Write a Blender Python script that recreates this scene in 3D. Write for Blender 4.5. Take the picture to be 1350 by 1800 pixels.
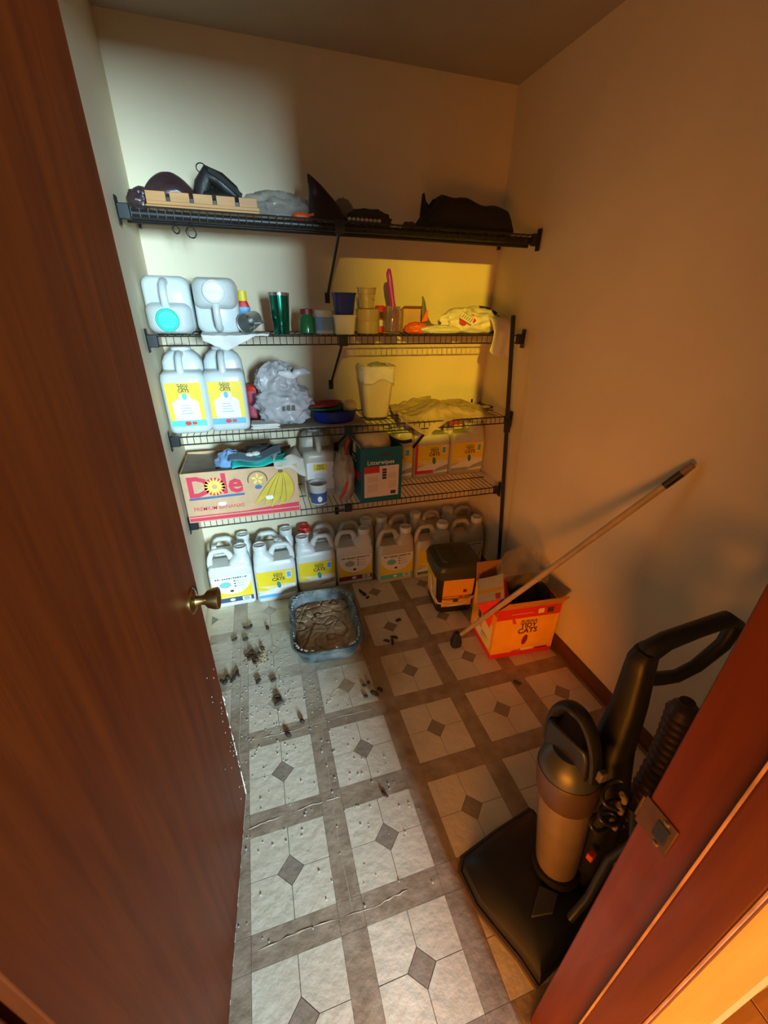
import bpy, bmesh, math, random
from mathutils import Vector, Matrix, noise, Euler
for o in list(bpy.data.objects): bpy.data.objects.remove(o)
SC = bpy.context.scene
COL = SC.collection
R = math.radians
rnd = random.Random(7)

# ------------------------------------------------------------------ camera
P = 0.3048                                   # repeat of the vinyl pattern
cam_d = bpy.data.cameras.new('camera'); cam = bpy.data.objects.new('camera', cam_d); COL.objects.link(cam)
yaw, pitch, roll = R(17.44), R(26.9), R(1.05)
fwd = Vector((math.sin(yaw)*math.cos(pitch), math.cos(yaw)*math.cos(pitch), -math.sin(pitch)))
rt = Vector((math.cos(yaw), -math.sin(yaw), 0)); up = rt.cross(fwd)
r2 = rt*math.cos(roll) + up*math.sin(roll); u2 = up*math.cos(roll) - rt*math.sin(roll)
m3 = Matrix((r2, u2, -fwd)).transposed()
cam.matrix_world = Matrix.Translation((.223*P, -1.158*P, 5.008*P)) @ m3.to_4x4()
cam_d.sensor_fit = 'VERTICAL'; cam_d.sensor_height = 36; cam_d.sensor_width = 27
cam_d.lens = 715.9/1800*36; cam_d.clip_start = .01
SC.camera = cam
# ------------------------------------------------------------------ world, lights, exposure
w = bpy.data.worlds.new('world'); SC.world = w; w.use_nodes = True
bgn = w.node_tree.nodes['Background']; bgn.inputs[0].default_value = (1.0, .25, .05, 1); bgn.inputs[1].default_value = .25
def area(name, loc, target, sx, sy, power, col):
    l = bpy.data.lights.new(name, 'AREA'); l.shape = 'RECTANGLE'; l.size = sx; l.size_y = sy; l.energy = power; l.color = col
    o = bpy.data.objects.new(name, l); COL.objects.link(o); o.location = loc
    o.rotation_euler = (Vector(target)-Vector(loc)).to_track_quat('-Z', 'Y').to_euler(); return o
def spot(name, loc, target, half, power, col, size=.03, blend=.25):
    l = bpy.data.lights.new(name, 'SPOT'); l.spot_size = 2*half; l.spot_blend = blend; l.energy = power; l.color = col; l.shadow_soft_size = size
    o = bpy.data.objects.new(name, l); COL.objects.link(o); o.location = loc
    o.rotation_euler = (Vector(target)-Vector(loc)).to_track_quat('-Z', 'Y').to_euler(); return o
# daylight from the window of the room behind the camera
area('window_daylight', (1.33, -5.8, 1.78), (.0, 1.0, 1.05), .95, 1.25, 1090, (.55, .83, 1.0))
# warm spotlight on the ceiling of the room behind
spot('ceiling_spotlight', (-.29, -2.2, 2.30), (.96, 1.87, 1.47), R(8.7), 560, (1.0, .64, .03), .02, .14)
# warm table lamp in the hall
pl = bpy.data.lights.new('hall_lamp', 'POINT'); pl.energy = 70; pl.color = (1.0, .80, .28); pl.shadow_soft_size = .12
po = bpy.data.objects.new('hall_lamp', pl); COL.objects.link(po); po.location = (-1.4, -.40, .9)
# added warm fill light from the hall's left, for the closet's right wall
fill_ = area('warm_hall_fill', (-1.35, -1.65, .36), (1.3, .9, .10), 1.7, .6, 34, (1.0, .30, .02)); fill_.data.spread = R(84)
SC.view_settings.view_transform = 'Standard'; SC.view_settings.look = 'None'
SC.view_settings.gamma = 1; SC.view_settings.use_curve_mapping = False; SC.view_settings.exposure = 0.0

# ------------------------------------------------------------------ materials
MATS = {}
def mat(name, col, rough=.5, metal=0, var=.12, scale=14, bump=0, bscale=60, trans=0, alpha=1, coat=0, stretch=None, col2=None, emit=None, sheen=0, detail=4, sub=0):
    if name in MATS: return MATS[name]
    m = bpy.data.materials.new(name); m.use_nodes = True; nt = m.node_tree; n = nt.nodes; L = nt.links
    b = n['Principled BSDF']
    b.inputs['Roughness'].default_value = rough; b.inputs['Metallic'].default_value = metal
    b.inputs['Transmission Weight'].default_value = trans; b.inputs['Coat Weight'].default_value = coat
    if sheen: b.inputs['Sheen Weight'].default_value = sheen
    if alpha < 1: b.inputs['Alpha'].default_value = alpha
    tc = n.new('ShaderNodeTexCoord'); mp = n.new('ShaderNodeMapping'); L.new(tc.outputs['Object'], mp.inputs[0])
    if stretch: mp.inputs['Scale'].default_value = stretch
    tx = n.new('ShaderNodeTexNoise'); tx.inputs['Scale'].default_value = scale; tx.inputs['Detail'].default_value = detail
    L.new(mp.outputs[0], tx.inputs[0])
    rp = n.new('ShaderNodeValToRGB'); c = Vector(col[:3]); c2 = Vector(col2) if col2 else c*(1+var)
    rp.color_ramp.elements[0].position = .32; rp.color_ramp.elements[1].position = .68
    c1 = c if col2 else c*(1-var)
    rp.color_ramp.elements[0].color = (*c1, 1); rp.color_ramp.elements[1].color = (*[min(1, x) for x in c2], 1)
    L.new(tx.outputs[0], rp.inputs[0]); L.new(rp.outputs[0], b.inputs['Base Color'])
    if bump:
        t2 = n.new('ShaderNodeTexNoise'); t2.inputs['Scale'].default_value = bscale; t2.inputs['Detail'].default_value = 5
        L.new(mp.outputs[0], t2.inputs[0]); bp = n.new('ShaderNodeBump'); bp.inputs['Strength'].default_value = bump; bp.inputs['Distance'].default_value = .01
        L.new(t2.outputs[0], bp.inputs['Height']); L.new(bp.outputs[0], b.inputs['Normal'])
    MATS[name] = m; return m
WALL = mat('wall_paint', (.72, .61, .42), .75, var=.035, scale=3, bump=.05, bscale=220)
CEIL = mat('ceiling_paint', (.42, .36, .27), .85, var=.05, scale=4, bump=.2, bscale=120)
def wood(name, a, b, rough, coat, sc=(1, 1, 1)):
    m = mat(name, a, rough, col2=b, scale=5, coat=coat, stretch=sc, bump=.05, bscale=14, detail=8); return m
DOORW = wood('door_wood', (.088, .0125, .0006), (.138, .022, .001), .5, 0, (9, 9, .55))
JAMBW = wood('jamb_wood', (.085, .017, .003), (.12, .026, .005), .45, .1, (9, 9, .6))
CASEW = wood('casing_wood', (.54, .36, .14), (.68, .47, .2), .4, .1, (9, 9, .6))
PLANKW = wood('plank_wood', (.48, .24, .07), (.62, .33, .11), .4, .15, (.8, 12, 12))
BASEW = wood('baseboard_wood', (.10, .03, .012), (.15, .05, .02), .5, 0, (.7, .7, 9))
for w_ in (DOORW, JAMBW): w_.node_tree.nodes['Principled BSDF'].inputs['Specular IOR Level'].default_value = .22
def vinyl(name, c1, c2, scale, bscale):
    m = mat(name, c1, .5, col2=c2, scale=scale, bump=.25, bscale=bscale); nt = m.node_tree; n = nt.nodes; L = nt.links
    b = n['Principled BSDF']; geo = n.new('ShaderNodeNewGeometry')
    mp = [x for x in n if x.type == 'MAPPING'][0]; L.new(geo.outputs['Position'], mp.inputs[0])     # pattern runs on across pieces
    base = b.inputs['Base Color'].links[0].from_socket
    # litter dust trodden into the vinyl around the pan: a patch with its own ragged outline
    ds = n.new('ShaderNodeVectorMath'); ds.operation = 'DISTANCE'; ds.inputs[1].default_value = (-.02, 1.22, 0); L.new(geo.outputs['Position'], ds.inputs[0])
    nn = n.new('ShaderNodeTexNoise'); nn.inputs['Scale'].default_value = 11; nn.inputs['Detail'].default_value = 8; L.new(geo.outputs['Position'], nn.inputs[0])
    ad = n.new('ShaderNodeMath'); ad.operation = 'MULTIPLY_ADD'; ad.inputs[1].default_value = .55; L.new(nn.outputs[0], ad.inputs[0]); L.new(ds.outputs['Value'], ad.inputs[2])
    mr = n.new('ShaderNodeMapRange'); mr.inputs[1].default_value = .45; mr.inputs[2].default_value = .72; mr.inputs[3].default_value = .78; mr.inputs[4].default_value = 0; L.new(ad.outputs[0], mr.inputs[0])
    mx = n.new('ShaderNodeMix'); mx.data_type = 'RGBA'; mx.inputs[7].default_value = (.56, .50, .39, 1)
    L.new(mr.outputs[0], mx.inputs[0]); L.new(base, mx.inputs[6])
    # yellow-brown stain right of the pan
    d2 = n.new('ShaderNodeVectorMath'); d2.operation = 'DISTANCE'; d2.inputs[1].default_value = (.42, .97, 0); L.new(geo.outputs['Position'], d2.inputs[0])
    a2 = n.new('ShaderNodeMath'); a2.operation = 'MULTIPLY_ADD'; a2.inputs[1].default_value = .3; L.new(nn.outputs[0], a2.inputs[0]); L.new(d2.outputs['Value'], a2.inputs[2])
    m2 = n.new('ShaderNodeMapRange'); m2.inputs[1].default_value = .22; m2.inputs[2].default_value = .36; m2.inputs[3].default_value = .6; m2.inputs[4].default_value = 0; L.new(a2.outputs[0], m2.inputs[0])
    x2 = n.new('ShaderNodeMix'); x2.data_type = 'RGBA'; x2.inputs[7].default_value = (.42, .26, .08, 1)
    L.new(m2.outputs[0], x2.inputs[0]); L.new(mx.outputs[2], x2.inputs[6]); L.new(x2.outputs[2], b.inputs['Base Color']); return m
TILE = vinyl('vinyl_cream', (.66, .57, .42), (.78, .69, .53), 6, 34)
TILE2 = vinyl('vinyl_tan', (.28, .20, .13), (.43, .33, .23), 16, 40)
TILE3 = vinyl('vinyl_diamond', (.28, .22, .16), (.36, .285, .215), 14, 40)
GROUT = mat('vinyl_joint', (.15, .11, .075), .7)
BLACKM = mat('black_metal', (.012, .011, .01), .42, var=.3)
BRONZE = mat('dark_wire', (.022, .018, .014), .45, var=.25)
BRASS = mat('aged_brass', (.34, .23, .08), .3, metal=1, col2=(.5, .36, .14), scale=30)
BLACKP = mat('black_plastic', (.010, .010, .011), .38, var=.2)
DARKG = mat('dark_grey_plastic', (.030, .030, .026), .45, var=.15)
HDPE = mat('white_jug_plastic', (.70, .72, .69), .36, var=.04)
HDPE2 = mat('milky_jug_plastic', (.60, .64, .62), .3, var=.05)
HDPE3 = mat('clear_jug_plastic', (.55, .52, .42), .3, var=.06)
WHITE = mat('white_print', (.82, .82, .78), .5, var=.02)
YEL = mat('yellow_print', (.86, .62, .015), .45, var=.03)
YEL2 = mat('pale_yellow_print', (.86, .74, .34), .45, var=.05)
TEAL = mat('teal_print', (.10, .60, .52), .45, var=.04)
BLUE = mat('blue_print', (.12, .42, .80), .45, var=.04)
NAVY = mat('navy_print', (.04, .07, .16), .45, var=.06)
MAROON = mat('maroon_print', (.25, .02, .10), .45, var=.06)
REDP = mat('red_print', (.68, .03, .02), .45, var=.05)
INK = mat('dark_print', (.06, .04, .03), .5, var=.1)
GREYP = mat('grey_print', (.35, .38, .38), .5, var=.1)
LEAFP = mat('leaf_print', (.05, .28, .24), .5, var=.15)
CARD = mat('cardboard', (.60, .37, .20), .75, var=.07, scale=20)
CARDD = mat('cardboard_inside', (.33, .27, .20), .8, var=.1, scale=20)
ORANGEBOX = mat('orange_box_print', (.90, .42, .03), .5, var=.06)
TURQ = mat('teal_box_print', (.005, .13, .17), .45, var=.08)

# ------------------------------------------------------------------ mesh builder
_tcache = {}
def text_geo(s, bold=0, res=2):
    k = (s, bold)
    if k not in _tcache:
        c = bpy.data.curves.new('t', 'FONT'); c.body = s; c.offset = bold; c.resolution_u = res; c.align_x = 'CENTER'
        o = bpy.data.objects.new('t', c); COL.objects.link(o)
        me = bpy.data.meshes.new_from_object(o.evaluated_get(bpy.context.evaluated_depsgraph_get()))
        _tcache[k] = ([tuple(v.co) for v in me.vertices], [tuple(p.vertices) for p in me.polygons])
        bpy.data.objects.remove(o); bpy.data.curves.remove(c); bpy.data.meshes.remove(me)
    return _tcache[k]
def rrect(w, d, r, n=4, cx=0, cy=0):
    pts = []
    for q, (sx, sy) in enumerate(((1, 1), (-1, 1), (-1, -1), (1, -1))):
        for k in range(n+1):
            a = (q + k/n)*math.pi/2
            pts.append((cx + sx*(w/2-r) + r*math.cos(a), cy + sy*(d/2-r) + r*math.sin(a)))
    return pts
class MB:
    def __init__(s): s.v = []; s.f = []; s.mi = []; s.ms = []
    def m(s, mt):
        if mt not in s.ms: s.ms.append(mt)
        return s.ms.index(mt)
    def add(s, V, F, mt):
        b = len(s.v); k = s.m(mt); s.v += [tuple(x) for x in V]
        for f in F: s.f.append(tuple(b+i for i in f)); s.mi.append(k)
        return s
    def box(s, c, d, mt, rot=None):
        hx, hy, hz = d[0]/2, d[1]/2, d[2]/2
        V = [Vector((x, y, z)) for x in (-hx, hx) for y in (-hy, hy) for z in (-hz, hz)]
        if rot: V = [Euler(rot).to_matrix() @ v for v in V]
        V = [v+Vector(c) for v in V]
        return s.add(V, [(0, 1, 3, 2), (4, 6, 7, 5), (0, 4, 5, 1), (2, 3, 7, 6), (0, 2, 6, 4), (1, 5, 7, 3)], mt)
    def bx(s, a, b, mt): return s.box([(a[i]+b[i])/2 for i in range(3)], [abs(b[i]-a[i]) for i in range(3)], mt)
    def loft(s, rings, mt, c0=True, c1=True, closed=True):
        n = len(rings[0]); V = [p for r in rings for p in r]; F = []
        for i in range(len(rings)-1):
            for j in range(n if closed else n-1):
                k = (j+1) % n; F.append((i*n+j, i*n+k, (i+1)*n+k, (i+1)*n+j))
        if c0: F.append(tuple(range(n-1, -1, -1)))
        if c1: F.append(tuple((len(rings)-1)*n+j for j in range(n)))
        return s.add(V, F, mt)
    def rbox(s, prof, mt, n=4):          # prof: (z,w,d,r,cx,cy)
        return s.loft([[(x, y, p[0]) for x, y in rrect(p[1], p[2], p[3], n, *(p[4:6] if len(p) > 4 else (0, 0)))] for p in prof], mt)
    def lathe(s, prof, mt, n=20, c=(0, 0, 0), c0=True, c1=True):
        return s.loft([[(c[0]+r*math.cos(2*math.pi*j/n), c[1]+r*math.sin(2*math.pi*j/n), c[2]+z) for j in range(n)] for r, z in prof], mt, c0, c1)
    def tube(s, path, r, mt, n=8, caps=True, flat=1):
        path = [Vector(p) for p in path]; rings = []; up0 = None
        for i, p in enumerate(path):
            t = (path[min(i+1, len(path)-1)]-path[max(i-1, 0)]).normalized()
            if up0 is None: up0 = Vector((0, 0, 1)) if abs(t.z) < .9 else Vector((1, 0, 0))
            a = t.cross(up0)
            if a.length < 1e-4: a = t.orthogonal()
            a.normalize(); b = a.cross(t).normalized(); up0 = b
            rr = r[i] if isinstance(r, (list, tuple)) else r
            rings.append([p + a*rr*math.cos(2*math.pi*j/n)*flat + b*rr*math.sin(2*math.pi*j/n) for j in range(n)])
        return s.loft(rings, mt, caps, caps)
    def poly(s, pts, mt): return s.add(pts, [tuple(range(len(pts)))], mt)
    def xz(s, pts, y, mt): return s.poly([(p[0], y, p[1]) for p in pts], mt)      # flat print facing -y
    def rect(s, x0, z0, x1, z1, y, mt): return s.xz([(x0, z0), (x1, z0), (x1, z1), (x0, z1)], y, mt)
    def disc(s, cx, cz, rx, rz, y, mt, n=16, a0=0, a1=2*math.pi, rot=0):
        pts = []
        for k in range(n):
            a = a0+(a1-a0)*k/(n if a1-a0 > 6.2 else n-1); x, z = rx*math.cos(a), rz*math.sin(a)
            pts.append((cx+x*math.cos(rot)-z*math.sin(rot), cz+x*math.sin(rot)+z*math.cos(rot)))
        return s.xz(pts, y, mt)
    def text(s, t, size, cx, cz, y, mt, bold=0, sx=1, flip=False):
        V, F = text_geo(t, bold); k = -1 if flip else 1
        return s.add([(cx+k*v[0]*size*sx, y, cz+k*v[1]*size) for v in V], F, mt)
    def xform(s, M, i0=0): s.v = s.v[:i0]+[tuple(M @ Vector(v)) for v in s.v[i0:]]; return s
    def build(s, name, parent=None, smooth=35, bevel=0, solid=0, label=None):
        me = bpy.data.meshes.new(name); me.from_pydata(s.v, [], s.f)
        for m_ in s.ms: me.materials.append(m_)
        me.polygons.foreach_set('material_index', s.mi)
        if smooth:
            me.polygons.foreach_set('use_smooth', [True]*len(me.polygons)); me.set_sharp_from_angle(angle=R(smooth))
        bm = bmesh.new(); bm.from_mesh(me); bmesh.ops.remove_doubles(bm, verts=bm.verts, dist=1e-6) if bevel else None
        if not solid and bevel is not None and name not in ('print', 'label'): bmesh.ops.recalc_face_normals(bm, faces=bm.faces)
        bm.to_mesh(me); bm.free(); me.update()
        o = bpy.data.objects.new(name, me); COL.objects.link(o)
        if parent: o.parent = parent
        if bevel:
            b = o.modifiers.new('bevel', 'BEVEL'); b.width = bevel; b.segments = 2; b.limit_method = 'ANGLE'; b.angle_limit = R(40)
        if solid:
            b = o.modifiers.new('thickness', 'SOLIDIFY'); b.thickness = solid; b.offset = 0
        if label: o['label'] = label
        return o
def tag(o, label, cat, group=None):
    o['label'] = label; o['category'] = cat
    if group: o['group'] = group
    return o
def thing(name, label, cat, loc=(0, 0, 0), rot=(0, 0, 0), group=None, sc=None):
    o = bpy.data.objects.new(name, None); COL.objects.link(o); o.location = loc; o.rotation_euler = rot; o.empty_display_size = .05
    if sc: o.scale = sc
    return tag(o, label, cat, group)
def struct(o): o['kind'] = 'structure'; return o
def blob(mb, c, r, mt, amp=.15, freq=2.5, seed=0, nu=36, nv=22, flat=None, ridged=True, power=1.0):
    rings = []
    for i in range(nv+1):
        ph = -math.pi/2+math.pi*i/nv; ring = []
        for j in range(nu):
            th = 2*math.pi*j/nu
            def se(x): return math.copysign(abs(x)**power, x)
            d = Vector((se(math.cos(ph))*se(math.cos(th)), se(math.cos(ph))*se(math.sin(th)), se(math.sin(ph))))
            q = d*freq+Vector((seed*7.3, seed*3.1, seed))
            k = noise.noise(q)
            if ridged: k = (1-2.4*abs(k))*.62+.32*(1-2.6*abs(noise.noise(q*1.9+Vector((3, 1, 5)))))+.10*(1-2.6*abs(noise.noise(q*3.7)))-.25
            s_ = 1+amp*k
            p = Vector((d.x*r[0]*s_, d.y*r[1]*s_, d.z*r[2]*s_))
            if flat is not None and p.z < -flat*r[2]: p.z = -flat*r[2]
            ring.append(tuple(p+Vector(c)))
        rings.append(ring)
    return mb.loft(rings, mt, True, True)
def sheet(mb, nx, ny, fn, mt):
    V = [fn(i/nx, j/ny) for j in range(ny+1) for i in range(nx+1)]
    F = [(j*(nx+1)+i, j*(nx+1)+i+1, (j+1)*(nx+1)+i+1, (j+1)*(nx+1)+i) for j in range(ny) for i in range(nx)]
    return mb.add(V, F, mt)
def lerp(a, b, t): return a+(b-a)*t
def nz(x, y, z=0): return noise.noise(Vector((x, y, z)))

# ------------------------------------------------------------------ the closet shell
XL, XR, YB, YF, YH, ZC = -.312, 1.365, 1.87, -.155, -.285, 2.42
JL, JR, ZH = -.195, .52, 2.035
struct(MB().bx((XL-.12, YB, -.02), (XR+.12, YB+.12, ZC), WALL).build('wall_back', smooth=0))
struct(MB().bx((XL-.12, YF, -.02), (XL, YB, ZC), WALL).build('wall_left', smooth=0))
struct(MB().bx((XR, YF, -.02), (XR+.12, YB, ZC), WALL).build('wall_right', smooth=0))
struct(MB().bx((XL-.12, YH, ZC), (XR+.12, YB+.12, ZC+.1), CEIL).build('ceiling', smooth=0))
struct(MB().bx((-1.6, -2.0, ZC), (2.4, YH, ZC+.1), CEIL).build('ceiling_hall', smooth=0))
struct(MB().bx((.66, -1.52, -.02), (2.4, -1.40, ZC), WALL).build('daylight_blocker', smooth=0))  # unseen partition, added to cut the right edge of the daylight
struct(MB().bx((-.55, -1.95, -.02), (-.228, -1.85, ZC), WALL).build('spotlight_blocker', smooth=0))  # unseen post, added to crop the warm spotlight on its left
wf = MB().bx((-1.6, YH, -.02), (JL-.022, YF, ZC), WALL).bx((JR+.022, YH, -.02), (2.4, YF, ZC), WALL).bx((JL-.022, YH, ZH+.022), (JR+.022, YF, ZC), WALL)
struct(wf.build('wall_front', smooth=0))
struct(MB().bx((XR-.012, YF, 0), (XR, YB, .075), BASEW).build('baseboard_right', bevel=.002))
struct(MB().bx((XL, YF, 0), (XL+.012, YB, .075), WALL).build('baseboard_left', bevel=.002))
struct(MB().bx((XL+.012, YB-.012, 0), (XR-.012, YB, .075), BASEW).build('baseboard_back', bevel=.002))

# vinyl floor, piece by piece
floor = struct(MB().bx((XL, YF-.02, -.03), (XR, YB, -.0015), GROUT).build('floor', smooth=0))
def clip(pts, x0, y0, x1, y1):
    for ax, lim, sg in ((0, x0, 1), (0, x1, -1), (1, y0, 1), (1, y1, -1)):
        out = []
        for i in range(len(pts)):
            a, b = pts[i-1], pts[i]; da, db = sg*(a[ax]-lim), sg*(b[ax]-lim)
            if (da >= 0) != (db >= 0):
                t = da/(da-db); out.append((a[0]+(b[0]-a[0])*t, a[1]+(b[1]-a[1])*t))
            if db >= 0: out.append(b)
        pts = out
        if not pts: return []
    return pts
B_, Q_, G_ = .382*P, .128*P, .0009
quarter = [(Q_+G_, G_), (B_, G_), (B_, B_), (G_, B_), (G_, Q_+G_)]
shapes = []
for k in range(4):
    sx, sy = ((1, 1), (-1, 1), (-1, -1), (1, -1))[k]
    q = [(x*sx, y*sy) for x, y in quarter]; shapes.append(('tile', q if sx*sy > 0 else q[::-1], TILE))
shapes.append(('diamond_tile', [(Q_-G_, 0), (0, Q_-G_), (-Q_+G_, 0), (0, -Q_+G_)], TILE3))
e0, e1 = B_+G_, P-B_-G_
shapes.append(('border_strip', [(e0, -B_), (e1, -B_), (e1, B_), (e0, B_)], TILE2))
shapes.append(('border_strip', [(-B_, e0), (B_, e0), (B_, e1), (-B_, e1)], TILE2))
shapes.append(('border_square', [(e0, e0), (e1, e0), (e1, e1), (e0, e1)], TILE2))
share = {}
def extr(pts, mt, name):
    n = len(pts); mb = MB()
    mb.add([(x, y, 0) for x, y in pts]+[(x*.999, y*.999, -.0035) for x, y in pts], [tuple(range(n))]+[(i, n+i, n+(i+1) % n, (i+1) % n) for i in range(n)], mt)
    return mb.build(name, floor, smooth=0, bevel=None)
for i in range(-2, 6):
    for j in range(-2, 8):
        for k, (nm, pts, mt) in enumerate(shapes):
            w_ = [(x+i*P, y+j*P) for x, y in pts]; c_ = clip(w_, XL, YF-.02, XR, YB)
            if len(c_) < 3: continue
            ar = abs(sum(c_[a-1][0]*c_[a][1]-c_[a][0]*c_[a-1][1] for a in range(len(c_))))/2
            if ar < 2e-5: continue
            whole = all(abs(a[0]-b[0])+abs(a[1]-b[1]) < 1e-7 for a, b in zip(sorted(c_), sorted(w_))) and len(c_) == len(w_)
            if whole and k in share:
                o = share[k].copy(); COL.objects.link(o)
            elif whole:
                o = extr(pts, mt, nm); share[k] = o
            else:
                o = extr([(x-i*P, y-j*P) for x, y in c_], mt, nm)
            o.location = (i*P, j*P, rnd.uniform(-.0003, .0003))

CREASE = mat('vinyl_crease', (.46, .38, .28), .55, var=.15, scale=30)
def crease(pts, r_):
    P_ = []
    for a, b_ in zip(pts[:-1], pts[1:]):
        for k in range(8): u = k/8; P_.append((lerp(a[0], b_[0], u)+rnd.uniform(-.002, .002), lerp(a[1], b_[1], u)+rnd.uniform(-.002, .002), -r_*.45))
    MB().tube(P_, [r_*rnd.uniform(.5, 1.1) for _ in P_], CREASE, 6).build('crease', floor, smooth=60)
crease([(-.150, 1.34), (-.148, 1.0), (-.152, .73), (-.140, .56)], .0032)
crease([(-.12, .452), (-.02, .460), (.09, .466), (.20, .462)], .0026)
crease([(-.10, .155), (.05, .16), (.22, .15), (.34, .16)], .0022)
crease([(-.10, .765), (.05, .760), (.26, .770), (.40, .764)], .0022)
crease([(.155, .98), (.165, .70), (.15, .42), (.16, .1)], .0020)
# hall floor: planks
fh = struct(MB().bx((-1.6, -1.6, -.03), (2.4, YF-.02, -.012), GROUT).build('floor_hall', smooth=0))
pk = None
for i in range(16):
    for j in range(3):
        if pk is None:
            pk = MB().box((0, 0, -.006), (1.33, .0855, .012), PLANKW).build('plank', fh, bevel=.0015); o = pk
        else:
            o = pk.copy(); COL.objects.link(o)
        o.location = (-.93+1.3333*j, YF-.063-.0866*i, 0)
        if i == 15: o.location.y = YF-.063-.0866*15

# door frame
j1 = struct(MB().bx((JR, YH, 0), (JR+.022, YF, ZH), JAMBW).build('trim_1', bevel=.003))
MB().bx((JR-.012, -.2835, 0), (JR, -.231, ZH), JAMBW).build('door_stop', j1, bevel=.004)
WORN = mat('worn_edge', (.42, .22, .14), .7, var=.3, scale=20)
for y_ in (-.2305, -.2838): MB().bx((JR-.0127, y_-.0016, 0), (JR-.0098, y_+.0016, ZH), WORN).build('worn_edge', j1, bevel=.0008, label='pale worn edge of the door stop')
cs = MB().loft([[(x, y, z) for x, y in ((JR+.008, YH), (JR+.008, -.318), (JR+.014, -.322), (JR+.03, -.316), (JR+.055, -.304), (JR+.066, -.298), (JR+.066, YH))] for z in (0, ZH+.05)], CASEW)
cs.build('casing', j1, smooth=20)
STRK = mat('dirty_strike_metal', (.10, .05, .025), .5, metal=.5, var=.3)
sp = MB(); sp.bx((JR-.0022, -.200, .872), (JR, -.152, .932), STRK); sp.bx((JR-.002, -.152, .880), (JR+.012, -.148, .925), STRK)
spo = sp.build('strike_plate', j1, bevel=.001, label='worn brass strike plate')
MB().bx((JR-.0032, -.194, .886), (JR-.0022, -.176, .918), BLACKM).build('latch_hole', spo, bevel=.0004)
for z in (.878, .926): MB().lathe([(.004, 0), (.004, .001), (.002, .0016)], BRASS, 10).xform(Matrix.Translation((JR-.0022, -.186, z)) @ Matrix.Rotation(-math.pi/2, 4, 'Y')).build('screw', spo)
j2 = struct(MB().bx((JL-.022, YH, 0), (JL, YF, ZH), JAMBW).build('trim_2', bevel=.003))
MB().bx((JL, -.2835, 0), (JL+.012, -.231, ZH), JAMBW).build('door_stop', j2, bevel=.004)
MB().bx((JL-.075, -.318, 0), (JL-.008, YH, ZH+.05), CASEW).build('casing', j2, bevel=.006)
j3 = struct(MB().bx((JL-.022, YH, ZH), (JR+.022, YF, ZH+.022), JAMBW).build('trim_3', bevel=.003))

# door, swung into the closet
door = struct(MB().bx((0, -.035, .012), (.705, 0, 2.02), DOORW).build('door_1', bevel=.002))
door.location = (JL-.023, -.145, 0); door.rotation_euler = (0, 0, R(90-4.6))
kn = MB(); kn.lathe([(.031, 0), (.031, .003), (.026, .007), (.014, .010), (.0115, .022), (.0125, .028), (.021, .036), (.0255, .050), (.0265, .058), (.025, .0605), (.021, .061), (.019, .0585), (.004, .0585)], BRASS, 32)
ko = kn.xform(Matrix.Translation((.644, -.035, .905)) @ Matrix.Rotation(math.pi/2, 4, 'X')).build('door_knob', door, smooth=25, label='tarnished brass door knob')
SPL = mat('splintered_edge', (.62, .52, .42), .8, var=.2, scale=60)
sb = MB()
for k in range(70):
    z = .015+.5*rnd.random()**1.7; h = rnd.uniform(.006, .03); t = rnd.uniform(.001, .0045)
    sb.box((.7055, -.035+rnd.uniform(0, .004), z), (t, t*1.2, h), SPL, rot=(rnd.uniform(-.2, .2), rnd.uniform(-.2, .2), rnd.uniform(0, 1)))
for k in range(40):
    x = .70-.5*rnd.random()**2; sb.box((x, -.0352, .012+rnd.uniform(0, .004)), (rnd.uniform(.006, .025), .0015, rnd.uniform(.001, .004)), SPL)
sb.build('splintered_edge', door, smooth=0, label='pale splintered wood along the bottom corner')['kind'] = 'stuff'
sb = MB()
for k in range(26):
    sb.box((.705-abs(rnd.gauss(0, .05)), -.0353, rnd.uniform(.03, .75)), (rnd.uniform(.001, .003), .0008, rnd.uniform(.002, .006)), SPL, rot=(0, rnd.uniform(-.5, .5), 0))
sb.build('paint_fleck', door, smooth=0)['kind'] = 'stuff'
for z in (.2, 1.0, 1.8):
    MB().tube([(-.006, -.0, z-.045), (-.006, 0, z+.045)], .006, BRASS).build('hinge', door)

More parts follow.
